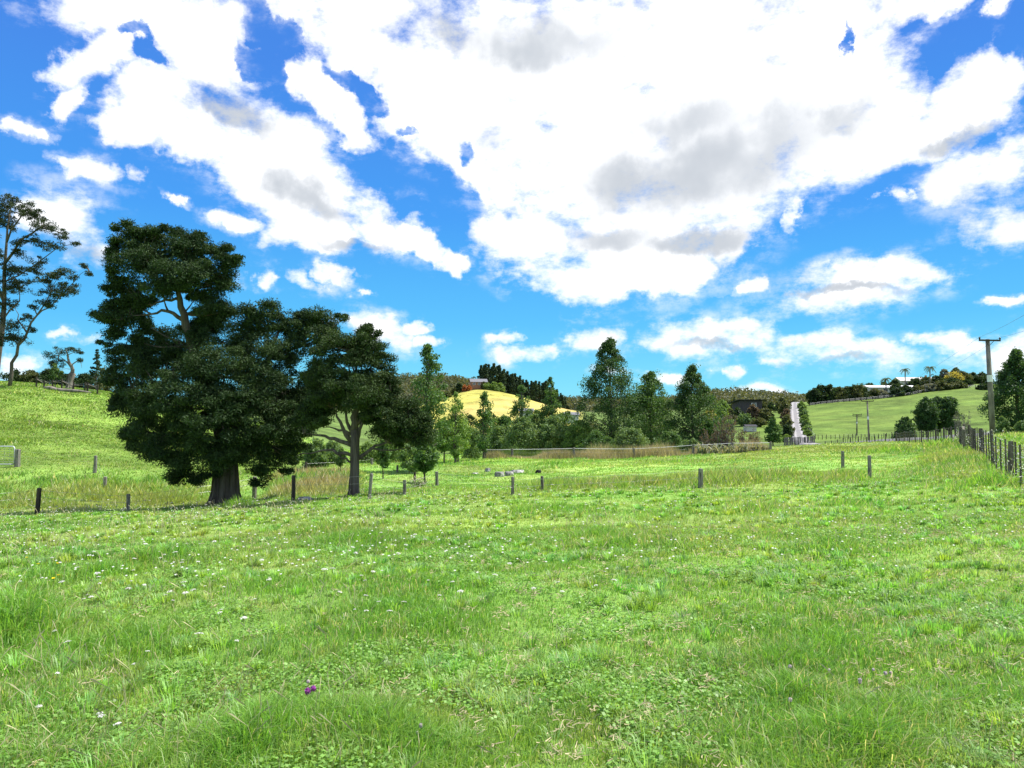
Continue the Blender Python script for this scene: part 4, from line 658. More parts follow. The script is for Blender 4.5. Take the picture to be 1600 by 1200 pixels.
# ------------------------------------------------------------------ fences
prg = random.Random(5)
def post(root, p, h, wd, mat='post', tilt=(0, 0), name='post', split=False):
    mb = MB(); p = np.array(p, float); t = np.array([tilt[0] * h, tilt[1] * h, 0])
    mb.tube([p + np.array([0, 0, -.3]) - t * .3, p, p + np.array([0, 0, h * .5]) + t * .5, p + np.array([0, 0, h * .96]) + t * .96, p + np.array([0, 0, h]) + t], [wd * .5, wd * .52, wd * .5, wd * .49, wd * .40], 8, rng=prg, jit=.09)
    if split: mb.tube([p + np.array([wd * .6, 0, -.1]), p + np.array([wd * .6, 0, h * .97])], [wd * .25, wd * .22], 6, rng=prg, jit=.15)
    mb.build(name, M[mat], root, False); return p + np.array([0, 0, h]) + t
def wires(root, tops, drops, r=.003, mat='wire', sag=.03):
    for dz in drops:
        mb = MB(); pts = []
        for i in range(len(tops) - 1):
            a, b = np.array(tops[i]), np.array(tops[i + 1])
            for t in (0, .25, .5, .75): pts.append(a + (b - a) * t - np.array([0, 0, dz + sag * 4 * t * (1 - t)]))
        pts.append(np.array(tops[-1]) - np.array([0, 0, dz])); mb.tube(pts, r, 5); mb.build('wire', M[mat], root)
def fence(label, spec, drops, r=.003, mat='post', sag=.03, ymin=18, ymax=60, wmat='wire', group=None, name='wire_fence'):
    ps = [(hit(px, pb, ymin, ymax) if not isinstance(pb, tuple) else ground(px, pb[0])) for px, pb, *_ in spec]
    root = empty(name, ps[0], label, 'fence', group); tops = []
    for p, (px, pb, hp, wp, tl, mt) in zip(ps, spec):
        k = p[1] / 1163; tops.append(post(root, p, hp * k, wp * k, mt or mat, tl, split=(px == 1094)))
    wires(root, tops, drops, r, wmat, sag); return tops
# (px, base py, height px, width px, tilt, material)
fence('old wire fence of short weathered posts crossing the field past the evergreens', [(-60,812,42,7,(0,0),'darkpost'),(58,803,40,7,(.05,0),'darkpost'),(200,798,26,6,(0,0),None),(397,781,36,7,(.02,0),None),(458,783,40,6,(.01,0),'darkpost'),(577,780,40,5.5,(.08,0),None),(632,774,24,5,(.01,0),None),(683,759,22,5,(-.04,0),None),(801,774,29,5,(.01,0),None),(847,768,24,5,(0,0),None),(1094,762,30,6,(.02,0),None)],
      (.08, .32), .0035, ymin=20, ymax=40)
fence('pair of grey posts standing in the open grass right of centre', [(1317,731,26,5,(0,0),'post'),(1359,747,35,6,(0,0),'post')], (), ymin=20, ymax=55)
fence('gully fence of small dark posts beyond the evergreens', [(463,745,12,5,(0,0),'darkpost'),(478,736,14,4,(0,0),'darkpost'),(581,726,10,4,(0,0),None),(621,738,11,3.4,(0,0),None),(648,753,15,3.6,(0,0),'darkpost')], (.1,), .003, 'post', ymin=28, ymax=62)
fence('short line of posts at the foot of the left hill', [(27,729,27,8,(0,0),None),(148,739,27,5,(.03,0),None),(164,763,18,5.5,(0,0),None)], (.1, .4), .003, ymin=30, ymax=60)
def run(p0, p1, n, hs, wd, jit=.0, root=None, mat='post', name='post', hj=.06):
    tops = []
    for i in range(n):
        t = i / (n - 1) if n > 1 else 0; x = p0[0] + (p1[0] - p0[0]) * t + prg.gauss(0, jit); y = p0[1] + (p1[1] - p0[1]) * t + prg.gauss(0, jit)
        tops.append(post(root, (x, y, float(H(x, y))), hs * (1 + prg.uniform(-hj, hj)), wd * (1 + prg.uniform(-.12, .12)), mat, (prg.gauss(0, .025), prg.gauss(0, .02)), name))
    return tops
# white-tape fence in front of the poplars
a0, a1 = ground(760, 60.5), ground(1205, 61); root = empty('electric_fence', a0, 'low fence with one bright white line, in front of the poplars and flax', 'fence')
tp = []
for px in (760, 800, 897, 990, 1083, 1145, 1204):
    p = ground(px, 60.6); tp.append(post(root, p, .9 if px != 1204 else .7, .2, 'post', (prg.gauss(0, .02), 0)))
wires(root, tp, (.06,), .016, 'tape', .02); wires(root, tp, (.35, .6), .004, 'wire', .03)
# big post and batten fence on the right
root = empty('post_and_wire_fence', ground(1577, 21), 'tall weathered post and batten fence running away along the right edge', 'fence')
fx = lambda Y: X(1577, 21) + .545 * (Y - 21)
tops = []
for i, Y in enumerate([13.4, 17.2, 21.2, 25.8, 30.2, 34, 37.5, 41, 45, 50]):
    x = fx(Y) + prg.gauss(0, .03); p = (x, Y, float(H(x, Y))); tops.append(post(root, p, 1.12 + (.12 if i % 3 == 0 else 0), .115 if i % 2 else .145, 'fencepost', (.05 if i == 2 else prg.gauss(0, .02), prg.gauss(0, .02)), 'post'))
for i in range(len(tops) - 1):
    a, b = tops[i], tops[i + 1]
    for t in (.25, .5, .75):
        x = a[0] + (b[0] - a[0]) * t; y = a[1] + (b[1] - a[1]) * t; z = float(H(x, y))
        mb = MB(); hb = 1.1 + prg.uniform(-.06, .06); tl = prg.gauss(0, .02); mb.box((x, y, z + hb / 2), (.035, .035, hb), prg.uniform(0, 1)); mb.build('batten', M['fencepost'], root)
wires(root, tops, (.1, .3, .5, .7, .9), .003, 'wire', .01)
# return run of the fence to the left, and its strainer stay
root = empty('post_and_wire_fence', ground(1505, 52), 'long fence of close battens crossing behind the green crest towards the gravel road', 'fence')
pA, pB, pC = ground(1507, 52), ground(1400, 88), ground(1290, 128)
t1 = run(pA, pB, 11, 1.15, .15, .05, root, 'fencepost'); t2 = run(pB, pC, 10, 1.15, .16, .05, root, 'fencepost')
for a, b in zip((t1 + t2)[:-1], (t1 + t2)[1:]):
    for t in (.35, .68):
        x = a[0] + (b[0] - a[0]) * t; y = a[1] + (b[1] - a[1]) * t; z = float(H(x, y)); mb = MB(); mb.box((x, y, z + .55), (.05, .05, 1.1), .3); mb.build('batten', M['fencepost'], root)
wires(root, t1 + t2, (.1, .4, .7), .006, 'wire', .01)
mb = MB(); mb.tube([ground(1488, 49) + np.array([0, 0, .1]), ground(1506, 51.6) + np.array([0, 0, .95])], .09, 8, rng=prg, jit=.08); tag(mb.build('stay_post', M['pale_bark'], None, False, tuple(ground(1488, 49))), 'pale sloping brace log leaning against the far fence corner', 'post')
# low fence below the gravel road
root = empty('timber_fence', ground(1228, 150), 'low grey close-boarded fence across the foot of the gravel road', 'fence')
t3 = run(ground(1226, 168), ground(1272, 166), 26, 1.9, .24, .05, root, 'pale' if 'pale' in M else 'post'); wires(root, t3, (.2, .9), .03, 'wire', 0)
root = empty('wire_fence', ground(1252, 200), 'thin fence climbing beside the hedge on the right of the gravel road', 'fence')
fp = [ground(1266, 190), ground(1264, 205), ground(1262, 222), ground(1260, 245), ground(1258, 270), ground(1256, 300)]; fp[0] = ground(1274, 186); tt = [post(root, p, 1.2, .18, 'darkpost') for p in fp]; wires(root, tt, (.1, .4, .7), .02, 'wire', 0)
root = empty('wire_fence', ground(1275, 180), 'fence and gate line at the bottom of the right-hand green hill', 'fence')
tt = run(ground(1272, 184), ground(1400, 178), 20, 1.2, .14, .1, root, 'darkpost'); wires(root, tt, (.1, .5), .015, 'wire', 0)
root = empty('wire_fence', ground(1262, 318), 'fence along the top of the right-hand green hill below the hedges', 'fence')
tt = []
for px in range(1266, 1545, 9): tt.append(post(root, ground(px, 298), 1.2, .2, 'darkpost'))
wires(root, tt, (.1, .4, .8), .03, 'wire', 0)
# rail fence on the left crest
root = empty('rail_fence', ground(60, 83), 'rough wooden rail fence on the left hill crest below the cypress', 'fence')
tt = [post(root, ground(px, 82.5), h, .17, 'darkpost', (prg.gauss(0, .04), 0)) for px, h in ((54,1.1),(66,.9),(80,1.0),(94,1.2),(112,.9),(130,1.1),(134,1.1),(150,1.0))]
for a, b in zip(tt[:-1], tt[1:]):
    mb = MB(); mb.tube([a - np.array([0, 0, .2]), b - np.array([0, 0, .35])], .05, 6); mb.build('rail', M['pale_bark'], root)
wires(root, tt, (.1, .7), .01)
mb = MB(); g = random.Random(3)
lg_ = [ground(px, 81) + np.array([0, 0, .18 + .1 * math.sin(px)]) for px in (66, 76, 86, 98, 110, 122, 140)]; mb.tube(lg_, [.12, .2, .22, .2, .18, .14, .05], 8, rng=g, jit=.15); tag(mb.build('fallen_log', M['pale_bark'], None, True, tuple(lg_[0])), 'long pale fallen log lying along the left hill crest', 'log')
# galvanised gate at the left edge
Yg = 45.0; ga, gb = ground(-62, Yg), ground(23, Yg); root = empty('farm_gate', ga, 'galvanised pipe and mesh farm gate at the left frame edge', 'gate')
mb = MB(); z0 = max(ga[2], gb[2]) + .08; x0, x1 = ga[0], gb[0]
fr = [(x0, Yg, z0), (x0, Yg, z0 + 1.0), (x0 + .06, Yg, z0 + 1.07), (x1 - .08, Yg, z0 + 1.07), (x1, Yg, z0 + 1.0), (x1, Yg, z0)]
mb.tube(fr, .035, 8); mb.tube([(x0, Yg, z0), (x1, Yg, z0)], .03, 8); mb.tube([(x0 + (x1 - x0) * .5, Yg, z0), (x0 + (x1 - x0) * .5, Yg, z0 + 1.07)], .022, 8); mb.build('frame', M['galv'], root, True)
mb = MB()
for i in range(1, 11): x = x0 + (x1 - x0) * i / 11; mb.tube([(x, Yg, z0), (x, Yg, z0 + 1.06)], .006, 5)
for i in range(1, 7): z = z0 + 1.06 * i / 7; mb.tube([(x0, Yg + .013, z), (x1, Yg + .013, z)], .006, 5)
mb.build('mesh', M['wire'], root)

# ------------------------------------------------------------------ power poles and lines
def pole(label, px, Y, pyt, arm, wd, group, lean=0, two=False, rot=0.0):
    b = ground(px, Y); top = at(px + lean, pyt, Y); root = empty('power_pole', b, label, 'utility pole', group)
    mb = MB(); mb.tube([b + np.array([0, 0, -.4]), b + (top - b) * .5, top], [wd * .62, wd * .52, wd * .42], 12); mb.build('pole', M['pale_bark'], root, True)
    mb = MB(); p = b + (top - b) * .56; q = b + (top - b) * .63; mb.tube([p, q], [wd * .56, wd * .55], 14, caps=False); mb.build('band', M['white'], root, True)
    ends = []
    for k in range(2 if two else 1):
        c = top - (top - b) * (.015 + .075 * k); mb = MB(); dx = np.array([math.cos(rot), math.sin(rot), 0]) * arm / 2; f = np.array([-dx[1], dx[0], 0]); f = f / np.linalg.norm(f) * -(wd * .5 + .05)
        mb.box(c + f, (arm, .11, .13), rot)
        for s in (-1, 1): mb.tube([c + f + dx * s * .45, c + f * .6 - np.array([0, 0, .45])], .02, 5)
        mb.build('crossarm', M['darkpost'], root)
        for s in (-1, 1) if k else (-.97, -.35 if False else .97):
            e = c + f + dx * s; mb = MB(); mb.tube([e + np.array([0, 0, .05]), e + np.array([0, 0, .1]), e + np.array([0, 0, .2]), e + np.array([0, 0, .27])], [.02, .06, .075, .03], 8); mb.build('insulator', M['ceramic'], root, True); ends.append(e + np.array([0, 0, .25]))
    return root, ends
GP = 'power poles along the road'
r1, e1 = pole('tall leaning grey power pole with crossarm and white band, behind the right fence', 1552, 60, 530, 1.9, .36, GP, lean=-9, rot=.15)
r2, e2 = pole('middle power pole at the bottom of the right-hand green hill, larger of the two', 1358, 140, 626, 2.1, .30, GP, lean=-3, rot=-.2)
r3, e3 = pole('smaller distant power pole just left of the middle one', 1339, 190, 647, 2.3, .30, GP, two=True)
r4, e4 = pole('tiny power pole on the skyline above the gravel road', 1227, 420, 609, 3.2, .4, GP)
def line(a, b, r, sag):
    mb = MB(); mb.tube([np.array(a) + (np.array(b) - np.array(a)) * t - np.array([0, 0, sag * 4 * t * (1 - t)]) for t in np.linspace(0, 1, 15)], r, 5); return mb
near = [at(1790, 360, 27), at(1850, 385, 27)]
for k, (a, b, r, s, lb) in enumerate([(e1[0], e2[0], .009, .9, 'power line falling left from the left insulator of the tall pole'), (e1[1], e2[1], .009, .9, 'power line falling left from the right insulator of the tall pole'), (near[0], e1[0], .008, .4, 'upper power line rising right out of the frame from the tall pole'), (near[1], e1[1], .008, .5, 'lower power line leaving the frame at right from the tall pole'), (e2[0], e3[0], .012, .6, 'power line linking the middle and distant poles on the left arm tips'), (e2[1], e3[1], .012, .6, 'power line linking the middle and distant poles on the right arm tips')]):
    tag(line(a, b, r, s).build('power_line', M['ceramic'], None, False, tuple(a)), lb, 'cable', 'overhead power lines')

# ------------------------------------------------------------------ gravel road
def ribbon(name, pts, wd, mat, dz, kind='structure', n=60):
    P = np.array([p[:2] for p in pts]); d = np.r_[0, np.cumsum(np.linalg.norm(np.diff(P, axis=0), axis=1))]; s = np.linspace(0, d[-1], n); cx = np.interp(s, d, P[:, 0]); cy = np.interp(s, d, P[:, 1])
    k = np.ones(5) / 5; cx[2:-2] = np.convolve(cx, k, 'valid'); cy[2:-2] = np.convolve(cy, k, 'valid'); tx, ty = np.gradient(cx), np.gradient(cy); l = np.hypot(tx, ty); nx, ny = -ty / l, tx / l
    V = []; U = []; K = 9
    for i in range(n):
        zz_ = max(float(H(cx[i] + nx[i] * o, cy[i] + ny[i] * o)) for o in (-wd / 2, 0, wd / 2))
        for j in range(K): o = (j / (K - 1) - .5) * wd; x, y = cx[i] + nx[i] * o, cy[i] + ny[i] * o; V.append((x, y, zz_ + dz - (.9 if j in (0, K - 1) else 0))); U.append((j / (K - 1), s[i] / wd))
    Fc = [(i * K + j, i * K + j + 1, (i + 1) * K + j + 1, (i + 1) * K + j) for i in range(n - 1) for j in range(K - 1)]
    return tag(link(name, npmesh(name, V, Fc, 4, smooth=True, uv=U), mat), kind=kind)
m, t, o = new_mat('gravel'); uvn = N(t, 'ShaderNodeUVMap'); sx = N(t, 'ShaderNodeSeparateXYZ'); L(t, uvn.outputs[0], sx.inputs[0]); tcn = N(t, 'ShaderNodeTexCoord')
nn = noise(t, tcn.outputs['Object'], 1.2, 8, .7); dd = mth(t, 'ABSOLUTE', mth(t, 'SUBTRACT', mth(t, 'ABSOLUTE', mth(t, 'SUBTRACT', sx.outputs[0], .5)), .2)); trk = mth(t, 'SUBTRACT', 1.0, mth(t, 'MULTIPLY', dd, 9.0), clamp=True)
ff = mth(t, 'ADD', mth(t, 'MULTIPLY', trk, .55), mth(t, 'MULTIPLY_ADD', nn.outputs[0], .9, -.2), clamp=True); rp_ = N(t, 'ShaderNodeValToRGB'); L(t, ff, rp_.inputs[0]); rp_.color_ramp.elements[0].color = (.12, .115, .115, 1); rp_.color_ramp.elements[1].color = (.38, .36, .35, 1)
p = N(t, 'ShaderNodeBsdfPrincipled'); p.inputs['Roughness'].default_value = .95; L(t, rp_.outputs[0], p.inputs['Base Color']); L(t, p.outputs[0], o.inputs[0]); M['gravel'] = m
ribbon('gravel_road', [ground(1246, 345), ground(1243, 330), ground(1243, 280), ground(1245, 230), ground(1248, 200), ground(1252, 182), ground(1262, 165), ground(1290, 152), ground(1340, 140), ground(1400, 128), ground(1500, 110), ground(1700, 95)], 4.4, M['gravel'], .3, n=140)

# hedges and shrubs beside the road
for i, (px, Y, top, wd, c, lb) in enumerate([(1262,196,672,18,'light','lowest in the row'),(1261,206,664,17,'light','second from the bottom'),(1260,218,656,16,'willow','third from the bottom'),(1258,232,648,16,'light','in the middle of the row'),(1257,248,641,14,'willow','third from the top'),(1255,268,634,13,'willow','second from the top'),(1254,292,627,12,'light','at the top of the row')]):
    tree('hedge_shrub', 'green hedge shrub on the right of the gravel road, ' + lb, 'shrub', px, Y, top, wd, 'bush', 0, c, 26, 50, .25, sp=.4, group='hedge right of the gravel road', trunk=False)
for i, (px, Y, top, wd, c, lb) in enumerate([(1231,188,662,18,'dark','lowest, dark'),(1234,200,655,16,'olive','above the lowest dark one'),(1230,215,646,18,'olive','halfway up the road'),(1229,235,636,18,'brown','brownish, two thirds up'),(1226,262,626,20,'olive','near the top of the road'),(1222,290,620,26,'olive','at the road top, left side'),(1215,205,664,20,'light','pale, set back from the road'),(1229,182,678,14,'light','smallest, at the foot of the road')]):
    tree('roadside_shrub', 'shrub on the left of the gravel road, ' + lb, 'shrub', px, Y, top, wd, 'bush', 0, c, 26, 50, .25, sp=.36, group='shrubs left of the gravel road', trunk=False)
tree('round_tree', 'round mid-green tree with visible stem left of the gravel road', 'tree', 1208, 150, 651, 34, 'cone', .2, 'poplar', 60, 60, .24, sp=.34, trunk_r=.14)
# dark house and its garden
def house(name, label, px, Y, wdm, dpm, hm, roofm, wallm, pyb=None, rz=0, wins=(), pitch=.35, overhang=.5, mono=False, chimney=False):
    b = ground(px, Y); 
    if pyb: b[2] = at(px, pyb, Y)[2]
    root = empty(name, b, label, 'house', rz=0)
    c, s = math.cos(rz), math.sin(rz); T = lambda q: (b[0] + q[0] * c - q[1] * s, b[1] + q[0] * s + q[1] * c, b[2] + q[2])
    mb = MB(); x, y = wdm / 2, dpm / 2; rise = dpm * .5 * pitch; lo = -1.5
    if mono: pr_ = [(-y, lo), (y, lo), (y, hm), (-y, hm + dpm * .12)]
    else: pr_ = [(-y, lo), (y, lo), (y, hm), (0, hm + rise), (-y, hm)]
    k = len(pr_); V = [T((sx_, q[0], q[1])) for sx_ in (-x, x) for q in pr_]; mb.add(V, [tuple(range(k)), tuple(range(2 * k - 1, k - 1, -1))] + [(i, k + i, k + (i + 1) % k, (i + 1) % k) for i in range(k)]); mb.build('wall', M[wallm], root)
    mb = MB(); o = overhang; th = .18
    if mono: prof = [(-y - o, hm + dpm * .12 + .06 + o * .12), (y + o, hm + .06)]
    else: prof = [(-y - o, hm - o * pitch + .03), (0, hm + rise + .03), (y + o, hm - o * pitch + .03)]
    pl = prof + [(q[0], q[1] + th) for q in prof[::-1]]; k = len(pl); V = [T((sx_, q[0], q[1])) for sx_ in (-x - o, x + o) for q in pl]; mb.add(V, [tuple(range(k)), tuple(range(2 * k - 1, k - 1, -1))] + [(i, k + i, k + (i + 1) % k, (i + 1) % k) for i in range(k)]); rf = mb.build('roof', M[roofm], root)
    for (wx, wz, ww, wh) in wins:
        mb = MB(); cpos = T((wx, -y - .03, wz)); mb.box(cpos, (ww + .24, .1, wh + .24), rz); fr_ = mb.build('window', M['white'], root)
        mb = MB(); cpos = T((wx, -y - .1, wz)); mb.box(cpos, (ww, .05, wh), rz); pn = link('pane', mb.mesh('pane'), M['glass'], None, tuple(root.location)); pn.location = (0, 0, 0); pn.parent = fr_
    if chimney: mb = MB(); mb.box(T((x * .4, 0, hm + rise + .4)), (.7, .7, 1.4), rz); ch = mb.mesh('chimney'); co_ = link('chimney', ch, M['brick'], None, tuple(root.location)); co_.location = (0, 0, 0); co_.parent = rf
    return root
house('house', 'dark low house with sloping black roof half hidden by trees left of the gravel road', 1168, 262, 8, 7, 2.7, 'roof_dark', 'clad_dark', pyb=642, rz=.1, wins=((.4,1.7,.45,1.9),(1.6,1.7,.45,1.9)), mono=True, overhang=1.0)
for px, Y, top, wd, c, lb in [(1152,245,636,22,'dark','dark round tree before the left end of the dark house'),(1178,240,632,20,'brown','brownish round tree before the right end of the dark house'),(1196,240,637,24,'olive','low dark bush right of the dark house'),(1140,225,638,22,'olive','small tree left of the dark house'),(1206,255,628,14,'dark','small dark tree on the slope right of the dark house'),(1130,255,624,30,'light','bright pale tree left above the dark house'),(1190,290,620,26,'olive','olive tree behind the right of the dark house'),(1165,236,646,26,'willow','bush below the dark house windows'),(1185,232,652,26,'olive','low bush on the bank below the dark house'),(1150,300,617,30,'olive','tree behind the dark house roof')]:
    tree('garden_tree', lb, 'tree', px, Y, top, wd, 'round', .05, c, 36, 50, .28, sp=.3, group='garden trees around the dark house')
b = ground(1172, 218); mb = MB(); mb.box(b + np.array([0, 0, .8]), (3.0, 2.5, 1.5), .1); r_ = empty('garden_shed', b, 'tiny pale shed in the garden below the dark house', 'shed'); mb.build('wall', M['clad_pale'], r_); mb = MB(); mb.add([b + np.array(q) for q in ((-1.8,-1.6,1.55),(1.8,-1.6,1.55),(1.8,0,2.1),(-1.8,0,2.1),(-1.8,1.6,1.55),(1.8,1.6,1.55),(-1.8,0,1.95),(1.8,0,1.95))], [(0,1,2,3),(3,2,5,4),(0,3,4,6),(1,7,5,2),(0,6,7,1),(6,4,5,7)]); mb.build('roof', M['roof_dark'], r_)

# hilltop garden on the right
house('house', 'long low white-roofed house on the right hilltop among hedges', 1390, 318, 21, 9, 2.4, 'roof_white', 'clad_pale', pyb=615, rz=.05, wins=((-9,1.3,2.2,1.2),(-4,1.3,2.2,1.2),(3,1.3,2.2,1.2),(9,1.3,2.2,1.2)), pitch=.2)
house('house', 'upper pale-roofed house behind the hedges between the two tall palms', 1436, 350, 19, 10, 2.6, 'clad_pale', 'clad_pale', pyb=604.5, rz=-.08, wins=((-7,1.4,2,1.2),(0,1.4,2,1.2),(6,1.4,2,1.2)), pitch=.35, chimney=True)
HG = 'hedges and shrubs on the right hilltop'
for i, (px, Y, top, wd, c, lb) in enumerate([(1272,305,608,22,'dark','dark bush at the left end of the hilltop hedge'),(1284,306,603,26,'dark','dark rounded bush second from the left of the hilltop hedge'),(1298,306,602,24,'dark','darkest tall bush near the left of the hilltop hedge'),(1313,305,606,26,'olive','bush third from the left, olive green'),(1328,305,604,26,'dark','bush fourth from the left of the hilltop hedge'),(1342,304,602,26,'olive','bush left of the white-roofed house'),(1352,303,608,20,'dark','low bush under the left roof end of the white house'),(1368,302,610,26,'olive','low bush before the white house left part'),(1380,302,611,20,'grey','grey bush before the white house'),(1402,301,602,28,'dark','dark rounded hedge bush before the white house middle'),(1418,301,603,18,'dark','dark bush right of the hedge before the white house'),(1435,301,604,22,'olive','bush below the left tall palm'),(1455,300,600,26,'grey','silvery bush below the right tall palm'),(1475,299,597,32,'olive','large round olive bush right of the silvery bush'),(1500,298,597,32,'olive','large round bush at the right end of the lower hedge'),
    (1400,330,594,22,'dark','clipped dark bush behind the first palm'),(1432,332,592,24,'dark','clipped dark hedge between the two tall palms'),(1449,332,590,18,'olive','clipped hedge left of the right palm'),(1465,332,589,22,'dark','dark bush right of the right palm'),(1478,334,578,18,'grey','round grey green tree on the skyline'),(1496,334,575,18,'olive','round tree top on the skyline, highest'),(1495,326,581,26,'yellow','bright yellow flowering shrub'),(1508,328,582,26,'olive','rust tinted shrub right of the yellow one'),(1522,330,583,26,'dark','dark shrub second from the right on the skyline'),(1538,332,584,26,'dark','dark shrub next to the tall power pole'),(1490,312,592,26,'dark','dark shrub under the yellow shrub'),(1512,314,595,26,'dark','dark shrub right under the rust tinted shrub'),(1538,290,601,18,'dark','small dark shrub alone on the slope by the tall pole'),(1360,325,600,30,'dark','hedge top left above the white roof'),(1384,326,599,24,'dark','hedge top above the white roof near the first palm')]):
    tree('garden_shrub', lb, 'shrub', px, Y, top - 2, wd * 1.1, 'bush', 0, c, 34, 60, .3, sp=.34, group=HG, trunk=False)
def palm(label, px, Y, pyb, pyt, frpx, seed):
    b = at(px, pyb, Y); b[2] = min(b[2], float(H(b[0], b[1]))); top = at(px, pyt, Y); g = np.random.default_rng(seed); root = empty('palm_tree', b, label, 'palm tree', 'palms on the hilltop'); mb = MB(); mb.tube([b + np.array([0,0,-.3]), b + (top - b) * .5 + np.array([.1, 0, 0]), top], [.32, .24, .2], 8); mb.build('trunk', M['pale_bark'], root, True)
    Lf = frpx / 1163 * Y; V = []
    for i in range(17):
        a = 2 * math.pi * i / 17 + g.uniform(-.2, .2); up = g.uniform(-.1, 1.0); d = np.array([math.cos(a), math.sin(a), 0]); pts = [top + d * Lf * t + np.array([0, 0, Lf * (up * t - 1.05 * t * t)]) for t in np.linspace(0, 1, 7)]; s = np.array([-d[1], d[0], 0])
        for j in range(6):
            for k in (-1, 1):
                for q in (0, .5):
                    p0 = pts[j] + (pts[j + 1] - pts[j]) * q; p1 = pts[j] + (pts[j + 1] - pts[j]) * (q + .34); tip = p1 + s * k * Lf * .2 * (1 - .1 * j) + np.array([0, 0, -Lf * .13]); V += [p0, p1, tip, tip - (p1 - p0) * .7]
    c = np.repeat(np.array([[0.07, 0.11, 0.04]]) * g.uniform(.6, 1.5, (len(V) // 4, 1)), 4, 0); link('crown', npmesh('crown', np.array(V), np.arange(len(V)).reshape(-1, 4), 4, c), M['leaf'], root)
palm('shortest palm standing in front of the white house roof', 1384, 306, 612, 592, 9, 1)
palm('tall thin palm left of the two on the hilltop skyline', 1414, 325, 606, 577, 8, 2)
palm('tall palm at right of the three with a dark full crown', 1453, 322, 604, 574, 9, 3)
# trees at the foot of the right hill
for px, Y, top, wd, lb in [(1448,150,620,34,'left of the tight group of three round trees on the slope'),(1466,155,619,36,'middle of the tight group of three round trees on the slope'),(1484,152,618,36,'right of the tight group of three round trees on the slope')]:
    tree('round_tree', lb, 'tree', px, Y, top, wd, 'round', .16, 'poplard', 80, 80, .22, sp=.3, group='three round trees on the slope', trunk_r=.16)
tree('round_bush', 'round dark green bush left of the three round trees', 'bush', 1415, 145, 651, 36, 'bush', 0, 'poplard', 60, 60, .22, sp=.28, trunk=False)
twiggy('grey leafless shrub right of the three round trees', 1505, 120, 641, 26, 75, ('grey', 40))
tree('poplar_tree', 'big dark leafy tree cut by the right frame edge behind the tall pole', 'tree', 1592, 66, 545, 100, 'poplar', .05, 'poplard', 190, 80, .14, sp=.19, trunk_r=.18)
tree('poplar_tree', 'smaller tree at the very right edge beyond the tall pole', 'tree', 1650, 70, 590, 108, 'round', .05, 'poplard', 100, 70, .14, sp=.2)
for px, Y, top, wd, lb in [(1568,56,650,26,'left'),(1600,54,656,30,'right')]:
    tree('weed_bush', 'weedy bush behind the right fence, the ' + lb + ' of two', 'bush', px, Y, top, wd, 'bush', 0, 'willow', 30, 50, .11, sp=.3, trunk=False, group='weeds behind the right fence')

# ------------------------------------------------------------------ far hills: forest, pines, houses
def forest(n, seed):
    g = np.random.default_rng(seed); px = g.uniform(250, 1900, n); Y = g.uniform(620, 1150, n); x = X(px, Y); z = H(x, Y); keep = np.ones(n, bool)
    r = g.uniform(2.5, 5.5, n); P = np.stack([x, Y, z + r * .7], -1); Q = np.stack([r, r, r * g.uniform(.7, 1.1, n)], -1)
    c1 = np.array((0.045, 0.068, 0.028)); V, Fq_, C = leaves(P, Q, 26, 2.0, seed, c1, (0.15, 0.155, 0.075), asp=.8, hollow=.7, up=.8); return V, Fq_, C
V_, F_, C_ = forest(9000, 91)
tag(link('forest', npmesh('forest', V_, F_, 4, C_), M['leaf']), 'scrubby bush forest covering the distant hills on the skyline', 'forest', kind='stuff')
g = np.random.default_rng(8); GPn = 'dark pines along the far ridge'
proto = None
for i in range(34):
    px = 752 + i * 4.1 + g.uniform(-1.5, 1.5); Y = 575 + g.uniform(-15, 30)
    tp_ = np.interp(px, [750, 765, 780, 800, 825, 850, 870, 888], [571, 568, 570, 584, 592, 595, 606, 630]) + g.uniform(-3, 5)
    base = ground(px, Y); Ht = at(px, tp_, Y)[2] - base[2]
    if proto is None:
        proto = tree('pine_tree', 'x', 'tree', px, Y, tp_, 17, 'cone', .12, 'pine', 46, 34, .9, sp=.36, group=GPn, mat='dark_leaf', trunk_r=.35); h0 = Ht; o = proto
    else:
        o = proto.copy(); COL.objects.link(o); o.location = tuple(base)
        for ch in [c for c in bpy.data.objects if c.parent == proto]: c2 = ch.copy(); COL.objects.link(c2); c2.parent = o
        s = Ht / h0; o.scale = (max(s, .6) * g.uniform(.85, 1.3), max(s, .6), s); o.rotation_euler.z = g.uniform(0, 6)
    o['label'] = ordinal(i) + ' dark pine from the left in the ridge row behind the yellow hill'
house('house', 'grey-roofed house on top of the yellow hill', 747, 500, 11, 8, 3.2, 'roof_grey', 'brick', pyb=604.5, rz=.2, wins=((-3.4,1.8,1.6,1.3),(0,1.8,1.6,1.3),(3.4,1.8,1.6,1.3)), pitch=.5)
house('house', 'white house low on the yellow hill behind the second slim poplar', 822, 330, 6, 5, 2.2, 'roof_grey', 'clad_pale', pyb=650, wins=((-1.6,1.2,.9,.9),(1.2,1.2,.9,.9)), pitch=.4)
house('house', 'pale house low on the yellow hill left of the tallest poplar', 893, 330, 6, 5, 2.2, 'roof_grey', 'clad_pale', pyb=656, wins=((-1.6,1.2,.9,.9),(1.2,1.2,.9,.9)), pitch=.4)
